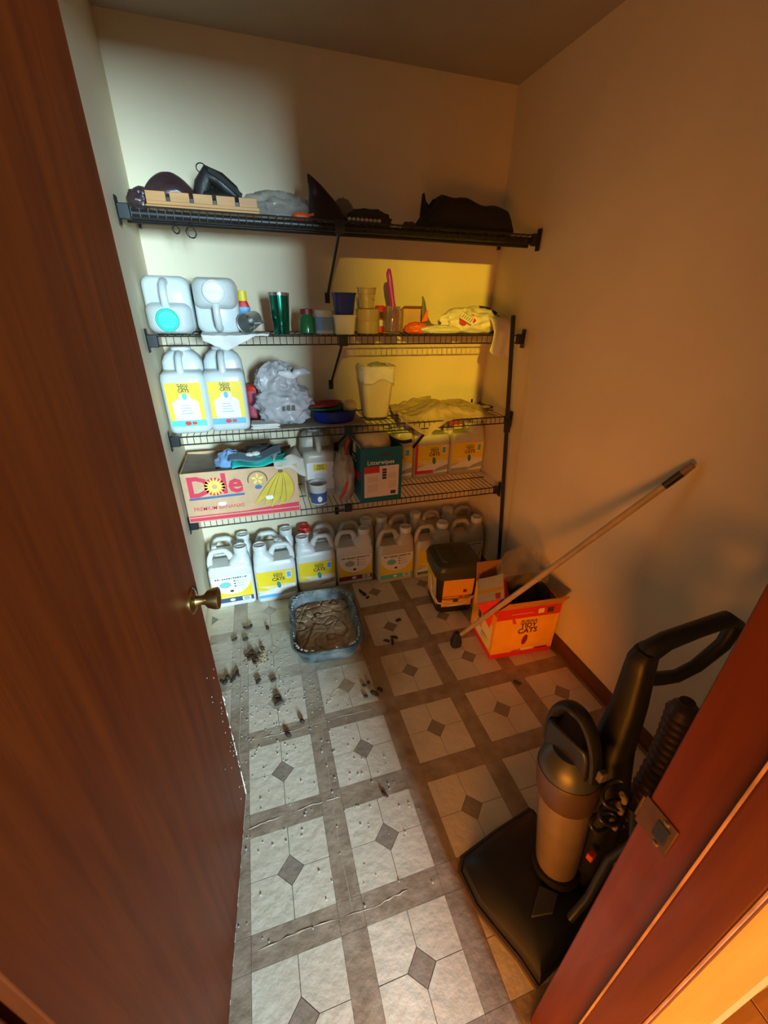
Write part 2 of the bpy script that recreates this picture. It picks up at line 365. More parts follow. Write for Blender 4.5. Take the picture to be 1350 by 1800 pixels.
# ------------------------------------------------------------------ wire shelves
def shelf(zs, label, front=1.52, x0=XL+.008, x1=XR-.008, post_brace=True, bx=.456, name='wire_shelf', drop=.255, sag=0):
    t = thing(name, label, 'shelf', ((x0+x1)/2, (front+YB)/2, zs), group='black wire shelves')
    mx, my = (x0+x1)/2, (front+YB)/2
    wv = MB(); n = int((x1-x0-.08)/.0265)
    for k in range(n+1):
        x = x0+.04+k*(x1-x0-.08)/n-mx
        wv.tube([(x, YB-.012-my, -.002), (x, front-my+.003, -.002), (x, front-my, -.006), (x, front-my, -.036)], .0016, BRONZE, 5)
    wv.build('wire_deck', t)
    for (y, z, r) in ((front-.0025, -.002, .0032), (front-.0025, -.036, .0032), (YB-.014, -.006, .0032), (front+.17, -.006, .003)):
        MB().tube([(x0+.01-mx, y-my, z), (x1-.01-mx, y-my, z)], r, BRONZE, 6).build('rail', t)
    for sx, xx in ((1, x0), (-1, x1)):
        e = MB(); e.box((xx+sx*.002-mx, front-my, -.018), (.005, .03, .085), BLACKP)
        e.box((xx+sx*.02-mx, front-my, -.019), (.036, .016, .046), BLACKP)
        e.build('end_bracket', t, bevel=.004)
        MB().box((xx+sx*.004-mx, YB-.02-my, -.01), (.008, .03, .03), BLACKP).build('wall_clip', t, bevel=.002)
    if post_brace:
        b = MB(); b.box((bx-mx, front-.004-my, -.02), (.04, .012, .046), BLACKP); b.build('brace_clip', t, bevel=.003)
        b = MB(); b.tube([(bx-mx, front+.012-my, -.03), (bx-mx, front+.03-my, -.045), (bx-mx, YB-.012-my, -drop)], .0062, BLACKM, 8)
        b.box((bx-mx, YB-.008-my, -drop-.006), (.022, .014, .045), BLACKP); b.build('brace', t)
    return t
S1, S2, S3, S4 = 1.815, 1.409, 1.012, .604
s1_ = shelf(S1, 'topmost black wire shelf, holding dark bags and a slotted wooden rack')
for y_, z_, r_ in ((1.536, -.020, .0125), (1.585, -.034, .009)): MB().tube([(XL+.02-.5265, y_-1.695, z_), (XR-.02-.5265, y_-1.695, z_)], r_, BLACKM, 12).build('hanging_rod', s1_)
shelf(S2, 'second wire shelf from the top, holding cups, jars and two jugs on their backs')
shelf(S3, 'third wire shelf from the top, holding the cream bin and the grey grocery bag', bx=.47, drop=.2)
shelf(S4, 'lowest wire shelf, holding the banana carton and the teal box', bx=.46, drop=.2)
# loose pole
pp = thing('shelf_pole', 'slim dark pole standing in the right corner against the shelf ends', 'pole', (1.345, 1.368, 0))
MB().tube([(0, 0, .0), (-.004, .004, .06), (-.098, .098, 1.495)], .0105, BLACKM, 10).build('pole', pp)
MB().tube([(-.062, .0615, .955), (-.0663, .0655, 1.02)], .0165, BLACKP, 10).build('sleeve', pp)

# ------------------------------------------------------------------ jugs
def label_wide(lb, kind, stripe, y, w=.205, z0=.032, z1=.205):
    h = w/2
    if kind == 'shield':
        lb.rect(-h, z0+.03, h, z1, y, YEL)
        lb.xz([(-h, z1)]+[(h*1.0*math.cos(a), z1-.12*math.sin(a)**.8) for a in [math.pi-k*math.pi/16 for k in range(1, 16)]]+[(h, z1)], y-.0005, WHITE)
        lb.disc(-.035, z1-.055, .030, .020, y-.001, GREYP); lb.disc(-.033, z1-.05, .022, .012, y-.0013, TEAL if stripe is not MAROON else GREYP)
        for k in range(3):
            lb.rect(.01, z1-.038-k*.017, .02, z1-.031-k*.017, y-.001, INK); lb.rect(.024, z1-.036-k*.017, .062, z1-.033-k*.017, y-.001, GREYP)
        x = -h*.82
        for k in range(14):
            ww = rnd.uniform(.006, .013); lb.rect(x, z1-.018, x+ww, z1-.011+rnd.uniform(-.001, .001), y-.001, INK if k % 5 != 2 else GREYP); x += ww+.0025
        lb.rect(-h*.45, z1-.0245, h*.4, z1-.0225, y-.001, GREYP)
        lb.disc(-.006, z1-.098, .010, .008, y-.001, INK); lb.rect(-.06, z0+.036, .05, z0+.039, y-.001, WHITE)
        lb.rect(-h, z0, h, z0+.03, y-.0004, stripe)
        lb.rect(.042, z0+.003, .088, z0+.027, y-.001, WHITE); lb.rect(.05, z0+.006, .08, z0+.024, y-.0013, GREYP)
        lb.disc(-.01, z0+.015, .014, .009, y-.001, WHITE)
    else:
        lb.rect(-h, z0+.05, h, z1, y, YEL)
        lb.text('PURINA', .014, .012, z1-.024, y-.0008, INK, .01); lb.text('TIDY', .024, .012, z1-.043, y-.0008, INK, .03); lb.text('CATS', .028, .012, z1-.066, y-.0008, INK, .03)
        lb.xz([(-h, z0+.0), (h, z0), (h, z0+.075), (.05, z0+.07), (0, z0+.062), (-.05, z0+.05), (-h, z0+.03)], y-.0004, WHITE)
        lb.xz([(-h, z1-.09), (-.02, z1-.095), (.06, z1-.09), (h, z1-.1), (.04, z0+.072), (-.04, z0+.055)], y-.0003, YEL2)
        lb.disc(.012, z1-.096, .011, .023, y-.0009, LEAFP, rot=.15)
        lb.rect(h-.045, z1-.058, h-.018, z1-.01, y-.0008, WHITE); lb.rect(h-.042, z1-.052, h-.021, z1-.016, y-.001, BLUE)
        lb.rect(-h, z0, h*.1, z0+.02, y-.0008, stripe)
        lb.xz([(-.005, z0+.004), (h, z0+.018), (h, z0+.05), (.04, z0+.03)], y-.0009, GREYP)
def jug_wide(label, loc, kind=None, stripe=NAVY, mirror=False, rz=0, body=HDPE, cap=None, group='wide cat litter jugs', d=.116):
    t = thing('litter_jug', label, 'jug', loc, (0, 0, rz), group)
    sg = -1 if mirror else 1
    b = MB()
    b.rbox([(0, .205, d-.02, .018), (.006, .220, d-.004, .022), (.03, .225, d, .024), (.215, .225, d, .024), (.235, .223, d-.003, .024), (.252, .214, d-.010, .024), (.262, .198, d-.022, .02)], body)
    b.rbox([(.245, .112, d-.010, .024, sg*.052, 0), (.272, .108, d-.014, .026, sg*.054, 0), (.292, .096, d-.026, .03, sg*.058, 0), (.308, .068, .066, .03, sg*.066, 0), (.326, .056, .056, .026, sg*.067, 0)], body)
    b.tube([(-sg*.098, 0, .235), (-sg*.100, 0, .268), (-sg*.094, 0, .300), (-sg*.080, 0, .330), (-sg*.070, 0, .337), (-sg*.025, 0, .338), (-sg*.012, 0, .334), (sg*.004, 0, .312), (sg*.012, 0, .285)], [.017, .0155, .0145, .014, .014, .014, .0145, .016, .018], body, 10)
    b.build('body', t, smooth=50)
    c = MB(); c.lathe([(.033, .320), (.036, .323), (.036, .347), (.033, .353), (.029, .353), (.027, .346), (.002, .346)], cap or HDPE, 22, (sg*.067, 0, 0)); co = c.build('cap', t, smooth=30)
    MB().box((sg*.067, 0, .348), (.05, .008, .006), cap or HDPE).build('cap_grip', co, bevel=.001)
    if kind:
        lb = MB(); label_wide(lb, kind, stripe, -d/2-.0008); lb.build('label', t, smooth=0)
    return t
F0 = .0005
def fj(x0, x1, front, **k): return dict(x=(x0+x1)/2, front=front, **k)
D_ = .116
jug_wide('white litter jug with white shield label and navy stripe, nearest the door knob', (-.178, 1.615+D_/2, F0), 'shield', NAVY)
jug_wide('white litter jug with yellow label, blue stripe and cap on its left', (.056, 1.600+D_/2, F0), 'logo', BLUE, True)
jug_wide('beige litter jug with orange-yellow label directly behind the litter pan', (.290, 1.630+D_/2, F0), 'logo', WHITE, True, body=HDPE)
jug_wide('white litter jug with shield label and maroon stripe', (.520, 1.634+D_/2, F0), 'shield', MAROON)
jug_wide('white litter jug with shield label and teal stripe', (.765, 1.585+D_/2, F0), 'shield', TEAL, body=HDPE3)
jug_wide('litter jug with dark teal stripe half hidden behind the square pail', (1.000, 1.575+D_/2, F0), 'logo', LEAFP, body=HDPE3)
jug_wide('rightmost front litter jug on the floor, hidden by the pail lid', (1.240, 1.585+D_/2, F0), 'shield', TEAL, body=HDPE3)
back = [(-.165, False, None, 'leftmost litter jug of the back row on the floor, cap on its right', HDPE), (.075, False, None, 'second litter jug of the back row, neck showing behind the blue-stripe jug', HDPE),
        (.318, True, REDP, 'back row litter jug with a red cap', HDPE), (.562, False, None, 'back row litter jug behind the maroon-stripe jug', HDPE3),
        (.795, True, None, 'back row litter jug behind the teal-stripe jug, handle on its right', HDPE3), (1.022, True, None, 'back row litter jug behind the half hidden jug and pail', HDPE3), (1.248, True, None, 'last back row litter jug in the dark right corner', HDPE3)]
for x, mi, cp, lab, bd in back: jug_wide(lab, (x, YB-.014-.054, F0), None, NAVY, mi, body=bd, cap=cp, d=.104)

def jug_tall(label, loc, stripe=None, rot=(0, 0, 0), cap=HDPE, body=HDPE2, kind='front', group='tall cat litter jugs'):
    t = thing('tall_litter_jug', label, 'jug', loc, rot, group)
    b = MB(); w, d = .170, .205
    b.rbox([(0, w-.03, d-.03, .02), (.006, w-.008, d-.008, .03), (.02, w, d, .032), (.225, w, d, .032), (.244, w-.006, d-.008, .034), (.256, w-.03, d-.03, .036)], body, 5)
    b.rbox([(.225, w-.004, .112, .03, 0, .044), (.285, w-.012, .108, .03, 0, .045), (.310, w-.036, .098, .03, 0, .046), (.326, w-.072, .084, .03, 0, .048), (.332, .07, .072, .03, 0, .05)], body, 5)
    b.tube([(0, -.078, .238), (0, -.081, .272), (0, -.070, .304), (0, -.040, .320), (0, -.005, .318), (0, .02, .305)], [.017, .015, .014, .014, .0145, .016], body, 10)
    b.build('body', t, smooth=50)
    c = MB(); c.lathe([(.036, .322), (.041, .324), (.041, .340), (.037, .344), (.034, .344), (.032, .338), (.002, .338)], cap, 26, (0, .05, 0)); co = c.build('cap', t, smooth=30)
    MB().box((0, .05, .340), (.058, .009, .007), cap).build('cap_grip', co, bevel=.001)
    if kind == 'front':
        lb = MB(); y = -d/2-.0008; h = .069
        lb.rect(-h, .055, h, .215, y, YEL)
        lb.text('PURINA', .012, 0, .203, y-.0006, INK, .01); lb.text('TIDY', .018, 0, .190, y-.0006, INK, .03); lb.text('CATS', .018, 0, .177, y-.0006, INK, .03)
        lb.xz([(-.05, .055), (.052, .055), (.05, .135), (.035, .147), (.022, .150), (.022, .168), (-.022, .168), (-.022, .150), (-.036, .147), (-.052, .135)], y-.0005, WHITE)
        lb.disc(0, .160, .009, .014, y-.001, stripe)
        for k in range(4): lb.rect(-.024+.004*(k % 2), .088+k*.011, .024-.003*k, .091+k*.011, y-.001, GREYP if k else stripe)
        lb.rect(-h, .034, h, .060, y-.0007, stripe)
        lb.disc(-.004, .047, .013, .009, y-.0012, REDP); lb.rect(.012, .041, .03, .053, y-.0012, REDP)
        lb.build('label', t, smooth=0)
    elif kind == 'plain':
        lb = MB(); y = -d/2-.0008; h = .069
        lb.rect(-h, .05, h, .20, y, WHITE); lb.rect(-.035, .155, .035, .19, y-.0005, YEL)
        lb.text('TIDY', .016, 0, .175, y-.001, INK, .03); lb.text('CATS', .016, 0, .161, y-.001, INK, .03)
        lb.disc(0, .085, .028, .012, y-.0006, INK)
        for k in range(4): lb.rect(-.03, .108+k*.009, .03, .110+k*.009, y-.0006, GREYP)
        lb.build('label', t, smooth=0)
    return t
jug_tall('tall white jug with yellow label and teal stripe beside the left wall', (-.219, 1.555+.103, S3), TEAL)
jug_tall('tall white jug with yellow label and blue stripe beside the grocery bag', (-.055, 1.56+.103, S3), BLUE)
TEALCAP = mat('teal_cap', (.03, .62, .47), .35, var=.05)
jug_tall('white jug lying on its back with a teal cap low down', (-.219, 1.875, S2+.1035), rot=(R(90), R(180), 0), cap=TEALCAP, kind=None).location = (-.219, 1.862, S2+.1035)
jug_tall('white jug lying on its back with a white cap at the top', (-.040, 1.862, S2+.1035), rot=(R(90), 0, 0), kind=None)
jug_tall('tall clear jug with a white label behind the small blue-label tub', (.342, 1.63+.103, S4), body=HDPE3, kind='plain')
for k, (x, lab) in enumerate(((.790, 'orange-label litter jug on the lowest shelf, next to the teal box'), (1.018, 'orange-label litter jug between two others at the shelf end, red stripe on its side'), (1.246, 'rightmost orange-label litter jug on the lowest shelf'))):
    t = jug_wide(lab, (x, 1.742+.058, S4), 'logo', (REDP, REDP, GREYP)[k], k == 1, body=HDPE3, group='litter jugs on the lowest shelf') if k != 2 else jug_wide(lab, (x, 1.738+.058, S4), 'logo', GREYP, body=HDPE3, group='litter jugs on the lowest shelf')
    if k == 1: MB().rect(-.108, .03, -.092, .215, -.060, REDP).build('red_stripe', t, smooth=0)
    if k == 0: m_ = MB(); m_.disc(-.01, .10, .03, .035, -.0605, MAROON); m_.build('print', t, smooth=0)
# ------------------------------------------------------------------ banana carton on the lowest shelf
t = thing('banana_carton', 'open banana carton with red lettering and a printed bunch of bananas', 'box', (-.041, 1.505, S4))
bw, bd, bh = .510, .30, .245
b = MB()
b.bx((-bw/2, 0, 0), (bw/2, .006, bh), CARD).build('front_panel', t, bevel=.0015)
MB().bx((-bw/2, bd-.006, 0), (bw/2, bd, bh+.005), CARD).build('back_panel', t, bevel=.0015)
for s_ in (-1, 1): MB().bx((s_*bw/2, .006, 0), (s_*(bw/2-.006), bd-.006, bh), CARD).build('side_panel', t, bevel=.0015)
MB().bx((-bw/2+.006, .006, .001), (bw/2-.006, bd-.006, .006), CARDD).build('bottom_panel', t)
MB().box((-bw/2+.075, bd/2, bh-.012), (.135, bd-.016, .005), CARDD, rot=(0, R(5), 0)).build('top_flap', t)
MB().box((0, bd-.045, bh-.02), (bw-.02, .07, .005), CARDD, rot=(R(16), 0, 0)).build('top_flap', t)
MB().box((.02, .035, bh-.008), (bw-.07, .05, .004), CARDD, rot=(R(-10), 0, 0)).build('top_flap', t)
DRED = mat('carton_red', (.66, .03, .07), .6, var=.05); DBLU = mat('carton_blue', (.05, .14, .30), .6); DYEL = mat('carton_yellow', (.86, .62, .10), .6); BAN = mat('banana_print', (.62, .45, .03), .6, var=.1); BANL = mat('banana_line', (.14, .10, .02), .6)
y = -.0008
l = MB()
l.text('D', .135, -.187, .130, y, DRED, .03, 1.0); l.text('le', .135, -.045, .137, y, DRED, .03, 1.0)
l.disc(-.120, .172, .044, .044, y, DRED, 24); l.disc(-.120, .172, .028, .028, y-.0005, DYEL, 20); l.disc(-.120, .172, .012, .012, y-.0011, CARD, 14)
for k in range(16):
    a = k*math.pi/8; ca, sa = math.cos(a), math.sin(a)
    l.xz([(-.12+ca*.026-sa*.005, .172+sa*.026+ca*.005), (-.12+ca*.026+sa*.005, .172+sa*.026-ca*.005), (-.12+ca*.05, .172+sa*.05)], y-.0006, DYEL)
l.add([(-.235, y, .113), (.005, y, .117), (.005, y, .128), (-.235, y, .124)], [(0, 1, 2, 3)], DBLU)
l.text('PREMIUM BANANAS', .026, -.115, .058, y, DRED, .005, .95)
l.rect(-bw/2+.004, .028, bw/2-.004, .034, y, DRED); l.rect(-bw/2+.004, .006, bw/2-.004, .022, y, DRED)
l.xz([(.0, .034), (bw/2-.004, .034), (bw/2-.004, .052), (.12, .044)], y, DRED)
for k in range(28):
    a = math.pi*(-.05)+k*math.pi*1.1/27; l.rect(.07+.043*math.cos(a)-.002, .185+.043*math.sin(a)-.004, .07+.043*math.cos(a)+.002, .185+.043*math.sin(a)+.004, y, BANL)
for k in range(5):
    a = k*math.tau/5+.3; l.disc(.07+.017*math.cos(a), .190+.017*math.sin(a), .012, .006, y, DYEL, 10, rot=a)
l.disc(.07, .150, .016, .011, y, DBLU, 12)
def ban(l, P0, P1, P2, w_):
    L_, Rr = [], []
    for k in range(13):
        u = k/12; p = [(1-u)**2*P0[i]+2*u*(1-u)*P1[i]+u*u*P2[i] for i in (0, 1)]; d = [2*(1-u)*(P1[i]-P0[i])+2*u*(P2[i]-P1[i]) for i in (0, 1)]
        n_ = math.hypot(*d); ww = w_*max(.18, math.sin(math.pi*min(1, u*1.02+.02))**.6); L_.append((p[0]-d[1]/n_*ww, p[1]+d[0]/n_*ww)); Rr.append((p[0]+d[1]/n_*ww, p[1]-d[0]/n_*ww))
    return L_, Rr
ends = [(.045, .062), (.085, .048), (.120, .042), (.155, .046), (.190, .056)]
for k, e in enumerate(ends):
    ctl = (.125+.027*k, .135-.004*k); 
    for ww, mt, yy in ((.021, BANL, y-.0003-.0004*k), (.0185, BAN, y-.0005-.0004*k)):
        a_, c_ = ban(l, (.175+.004*k, .217), ctl if k < 3 else (.225+.012*(k-3), .13), e, ww)
        for q in range(12): l.add([(a_[q][0], yy, a_[q][1]), (c_[q][0], yy, c_[q][1]), (c_[q+1][0], yy, c_[q+1][1]), (a_[q+1][0], yy, a_[q+1][1])], [(0, 1, 2, 3)], mt)
l.disc(.178, .220, .012, .008, y-.003, BANL, 10)
l.build('print', t, smooth=0)
for x, z in ((-.10, .085), (.115, .092)): MB().rbox([(0, .036, .020, .009), (.0045, .036, .020, .009)], WHITE).xform(Matrix.Translation((x, 0, z)) @ Matrix.Rotation(math.pi/2, 4, 'X')).build('vent_hole', t)
# cloths in the carton
def cloth(name, label, cat, mt, loc, fn, nx=26, ny=18, solid=.003):
    mb = MB(); sheet(mb, nx, ny, fn, mt); o = mb.build(name, None, smooth=60, solid=solid); o.location = loc; return tag(o, label, cat)
def rag(name, label, mt, c, r, seed, amp=.28, flat=.5, cat='cloth', freq=1.8):
    mb = MB(); blob(mb, (0, 0, r[2]*flat), r, mt, amp, freq, seed, flat=flat); o = mb.build(name, None, smooth=70); o.location = c; return tag(o, label, cat)
rag('blue_cloth', 'crumpled light blue cloth in the banana carton', mat('blue_cloth', (.20, .36, .62), .9, sheen=.3, bump=.2), (-.085, 1.62, S4+.20), (.065, .055, .065), 3)
rag('grey_clothes', 'dark grey bundle of clothes filling the banana carton', mat('grey_cloth', (.05, .055, .055), .9, bump=.2), (.065, 1.66, S4+.165), (.13, .10, .09), 5, .2)
TQC = mat('turquoise_cloth', (.02, .55, .46), .8, bump=.15)
cloth('turquoise_cloth', 'turquoise cloth edge folded over the banana carton front', 'cloth', TQC, (0, 0, 0), lambda u, v: (lerp(-.075, .17, u), 1.515+v*.07+.006*nz(u*5, v*3), S4+.247+.018*u*u+.02*v+.012*math.sin(u*9+v*3)*.5), 24, 8)
cloth('steel_blue_cloth', 'steel blue cloth fold above the turquoise cloth', 'cloth', mat('steel_cloth', (.12, .17, .2), .85), (0, 0, 0), lambda u, v: (lerp(-.09, .15, u), 1.545+v*.07, S4+.262+.022*u+.02*v+.012*math.sin(u*7+1)), 24, 8)
cloth('cream_cloth', 'cream cloth hanging over the right corner of the banana carton', 'cloth', mat('cream_cloth', (.58, .53, .44), .9, bump=.15), (0, 0, 0),
      lambda u, v: (lerp(.11, .225, u)+.03*v*u, 1.66-.165*v if v < .8 else 1.528-.03*(v-.8)*5, S4+.275+.012*math.sin(u*8+v*4)-(.0 if v < .8 else (v-.8)*.30*(.4+u))), 16, 20)
for k, x in enumerate((.005, .035)): rag('white_sock', ('small white rolled sock left of its twin in the carton', 'small white rolled sock right of its twin in the carton')[k], mat('white_cloth', (.62, .6, .56), .9), (x, 1.60, S4+.272+.004*k), (.02, .016, .012), 9+k, .15, cat='sock')

# small tub, clear bag, teal box on the lowest shelf
CLEARP = mat('clear_plastic', (.86, .84, .78), .18, trans=.75, var=.02)
MILKY = mat('milky_plastic', (.62, .63, .6), .35, var=.04)
t = thing('small_tub', 'small clear tub with a blue band in front of the clear jug', 'tub', (.318, 1.575, S4))
MB().lathe([(.036, 0), (.040, .004), (.046, .10), (.048, .103), (.048, .112), (.044, .113), (.041, .10), (.037, .008), (.001, .008)], MILKY, 24).build('body', t)
MB().lathe([(.0402, .008), (.0452, .07)], mat('blue_band', (.06, .10, .26), .45), 24, c0=False, c1=False).build('band', t); m_ = MB(); m_.disc(0, .038, .012, .016, -.0445, WHITE); m_.build('print', t, smooth=0)
BAGC = mat('thin_clear_bag', (.62, .55, .43), .3, var=.15, alpha=.72)
t = thing('clear_bag', 'crumpled clear plastic bag with red print between the clear jug and teal box', 'bag', (.462, 1.62, S4))
mb = MB(); blob(mb, (0, 0, .12), (.052, .085, .135), BAGC, .28, 2.2, 11, flat=.88); mb.build('bag', t, smooth=60)
mb = MB(); mb.tube([(-.04, -.085, .03), (-.015, -.10, .07), (.0, -.092, .12)], .008, REDP, 6, flat=.5); mb.build('red_print', t)
mb = MB(); mb.tube([(.0, -.05, .25), (.015, -.03, .285), (.03, -.02, .32)], .012, mat('red_orange', (.7, .08, .02), .5), 6, flat=.5); mb.build('red_tag', t)
t = thing('teal_box', 'teal carton with a white instruction panel at the front of the lowest shelf', 'box', (.637, 1.51, S4), (0, 0, R(2)))
bw, bd, bh = .222, .222, .292
MB().bx((-bw/2, 0, 0), (bw/2, .004, bh), TURQ).build('front_panel', t); MB().bx((-bw/2, bd-.004, 0), (bw/2, bd, bh), TURQ).build('back_panel', t)
for s_ in (-1, 1): MB().bx((s_*bw/2, .004, 0), (s_*(bw/2-.004), bd-.004, bh), TURQ).build('side_panel', t)
MB().bx((-bw/2+.004, .004, .001), (bw/2-.004, bd-.004, .005), CARDD).build('bottom_panel', t)
MB().box((-bw/2-.002, bd/2, bh+.012), (.003, bd-.02, .03), CARDD, rot=(0, R(-20), 0)).build('top_flap', t)
l = MB(); y = -.0008
l.text('Litterwipes', .032, -.005, .206, y, WHITE, .01, 1.0)
PINKP = mat('panel_print', (.80, .66, .56), .6, var=.03)
l.rect(-.093, .028, .093, .196, y, PINKP); l.rect(-.093, .162, -.012, .196, y-.0006, REDP)
for k in range(4): l.rect(.003, .124+k*.015, .026, .136+k*.015, y-.0007, INK)
for z_, n_ in ((.06, 7), (.115, 5)):
    for k in range(n_):
        l.rect(-.075, z_+k*.006, -.02, z_+.002+k*.006, y-.0007, CARD); l.rect(.035, z_+.012+k*.006, .08, z_+.014+k*.006, y-.0007, CARD)
l.rect(.05, .036, .078, .056, y-.0007, INK)
l.disc(.02, .252, .035, .007, y, INK, 14)
l.build('print', t, smooth=0)
l = MB(); X_ = -bw/2-.0008
def yz(a, b_, c, d): l.poly([(X_, a, b_), (X_, c, b_), (X_, c, d), (X_, a, d)], l_m)
l_m = REDP; yz(.02, .115, .22, .160); l_m = WHITE; yz(.08, .20, .17, .208); yz(.10, .215, .16, .228); l_m = DBLU; yz(.03, .02, .2, .09)
l.build('side_print', t, smooth=0)
t2 = rag('yellow_bag', 'crumpled cream-yellow bag stuffed in the teal box', mat('yellow_bag', (.72, .60, .28), .5, bump=.2), (.615, 1.625, S4+.20), (.095, .085, .10), 21, .16, .8, 'bag')
cloth('dark_strap', 'dark curled strap lying across the teal box corner', 'strap', mat('dark_strap', (.016, .014, .016), .6), (0, 0, 0), lambda u, v: (lerp(.69, .80, u), 1.515+.02*v+.09*(1-u), S4+.325-.032*math.sin(u*2.6)+.01*v), 16, 3, .003)
# fallen brace above the teal box
tag(MB().tube([(.905, 1.56, S3-.045), (.80, 1.50, .888)], .007, BLACKM, 8).build('loose_brace'), 'loose black brace hanging slanted below the crumpled paper', 'brace')

# ------------------------------------------------------------------ third shelf goods
tag(MB().bx((-.0, 1.535, S3-.0003), (.56, 1.83, S3+.0035), mat('brown_board', (.30, .24, .17), .8)).build('cardboard_sheet', bevel=.001), 'flat brown cardboard sheet under the grey grocery bag', 'cardboard')
B3 = S3+.0042
t = thing('pink_tub', 'pink and red tub peeking out between the blue-stripe jug and grocery bag', 'tub', (.068, 1.77, B3))
PNK = mat('pink_plastic', (.62, .12, .16), .4, var=.1)
MB().lathe([(.038, 0), (.042, .004), (.042, .13), (.04, .135), (.001, .135)], PNK, 20).build('body', t); MB().lathe([(.044, .135), (.044, .155), (.04, .158), (.001, .158)], REDP, 20).build('lid', t)
for k in range(5):
    o = MB().bx((-.06, -.04, 0), (.06, .04, .004), mat('paper', (.62, .6, .54), .8)).build('paper_sheet', smooth=0); o.location = (.095+rnd.uniform(-.004, .004), 1.585, B3+k*.0046); o.rotation_euler = (0, 0, rnd.uniform(-.06, .06))
    tag(o, 'white card in the low stack beside the grocery bag', 'paper', 'stack of white cards')
GROC = mat('grey_grocery_plastic', (.42, .41, .42), .35, var=.12, bump=.12, bscale=30)
t = thing('grocery_bag', 'knotted grey plastic grocery bag stuffed full', 'bag', (.195, 1.655, B3))
mb = MB(); blob(mb, (0, 0, .085), (.125, .095, .098), GROC, .26, 1.7, 2, 84, 50, flat=.86); mb.build('bag', t, smooth=55)
mb = MB(); blob(mb, (-.03, .0, .195), (.085, .065, .075), GROC, .30, 1.5, 8, 72, 44); mb.build('knotted_top', t, smooth=55)
for s_, pts in ((0, [(.03, -.05, .205), (.06, -.055, .232), (.095, -.05, .238), (.125, -.045, .228)]), (1, [(-.02, -.06, .235), (.02, -.066, .228), (.05, -.06, .215)])):
    MB().tube(pts, [.012, .02, .017, .004], GROC, 8, flat=.55) .build('handle_ear', t) if s_ == 0 else MB().tube(pts, [.008, .02, .01], mat('pale_bag_fold', (.62, .61, .6), .4), 8, flat=.6).build('handle_ear', t)
mb = MB()
for k in range(3): mb.rect(-.02+.022*k, .075, -.006+.022*k, .10, -.104, INK)
mb.build('print', t, smooth=0)
t = thing('blue_dish', 'navy blue oval dish holding scraps beside the cream bin', 'dish', (.425, 1.625, B3))
NB = mat('navy_plastic', (.008, .022, .26), .4, var=.1)
MB().loft([[(.108*s_*math.cos(a), .075*s_*math.sin(a), z) for a in [k*math.tau/28 for k in range(28)]] for s_, z in ((.82, 0), (.9, .006), (1, .05), (1.04, .055), (1.0, .056), (.94, .05), (.86, .01), (.02, .009))], NB).build('dish', t)
for nm, mt, z, sh, lab in (('green_plate', mat('green_plastic', (.03, .16, .06), .5), .064, -.012, 'green oblong tray in the blue dish'), ('red_plate', mat('dark_red_plastic', (.28, .02, .02), .5), .080, -.03, 'dark red oblong tray atop the green one')):
    o = MB().loft([[(.095*s_*math.cos(a), .055*s_*math.sin(a), zz) for a in [k*math.tau/24 for k in range(24)]] for s_, zz in ((.9, 0), (1, .012), (.96, .012), (.88, .003), (.02, .003))], mt).build(nm); o.location = (.405+sh, 1.64, B3+z-.006); o.rotation_euler = (0, R(-2), R(4)); tag(o, lab, 'tray')
rag('beige_crumple', 'crumpled beige scrap on the right end of the blue dish', mat('beige_scrap', (.42, .31, .17), .8), (.50, 1.62, B3+.05), (.032, .03, .03), 31, .25, .6, 'paper')
t = thing('waste_bin', 'small cream waste bin lined with a white bag', 'bin', (.655, 1.70, S3))
BINM = mat('cream_plastic', (.72, .62, .36), .45, var=.04)
MB().rbox([(0, .118, .10, .03), (.004, .124, .106, .032), (.235, .172, .15, .04), (.24, .18, .158, .04), (.25, .18, .158, .04), (.25, .168, .146, .036), (.235, .162, .140, .036), (.02, .118, .10, .03)], BINM, 5).build('bin', t)
LIN = mat('white_liner', (.70, .68, .60), .45, bump=.15, bscale=40)
def ln(u, v):
    a = u*math.tau; c_, s_ = math.cos(a), math.sin(a); k = 1/max(abs(c_), abs(s_))**.55
    hang = .05+.055*(.5+.5*nz(math.cos(a)*1.5, math.sin(a)*1.5, 4))*(1.4 if s_ < -.3 else 1)
    if v < .35: r = .86+.14*v/.35; z = .205+.05*v/.35
    else: r = 1.05+.02*nz(c_*6, s_*6, v*5); z = .257-(v-.35)/.65*hang
    return (c_*k*.084*r, s_*k*.074*r*1.02-(.004 if v > .35 else 0), z+.006*nz(c_*5, s_*5, v*4))
mb = MB(); sheet(mb, 56, 12, ln, LIN); mb.build('bag_liner', t, smooth=60, solid=.0012)
mb = MB(); blob(mb, (.01, 0, .225), (.06, .05, .035), mat('bin_rubbish', (.35, .33, .25), .6), .3, 2.5, 17); mb.build('rubbish', t, smooth=60)
PAPR = mat('brown_paper', (.44, .33, .19), .8, bump=.3, bscale=30)
def crum(u, v):
    x = lerp(.745, 1.245, u); y = lerp(1.508, 1.80, v); ed = .012*nz(u*9, v*9, 3)
    z = S3+.006+.045*max(0, nz(u*3.2, v*2.4, 7)+.35)+.016*abs(nz(u*9, v*6, 2))+.006*abs(nz(u*19, v*13, 9))+.022*math.sin(math.pi*u)*math.sin(math.pi*min(1, v*1.1))
    if v < .22: k = (.22-v)/.22; dz = .075*k*max(0, 1-abs(u-.27)/.24); z = lerp(z, S3+.006, k) - dz; y -= .012*k if dz > .004 else 0
    x += ed; return (x+.03*(v-.5)*(1 if u < .5 else -1), y+ed, z)
cloth('brown_paper', 'crumpled brown paper sheet drooping over the third shelf edge', 'paper', PAPR, (0, 0, 0), crum, 110, 70, .0012)
t = thing('dark_packet', 'flat dark packet with a white edge at the right end of the third shelf', 'packet', (1.285, 1.73, S3)); 
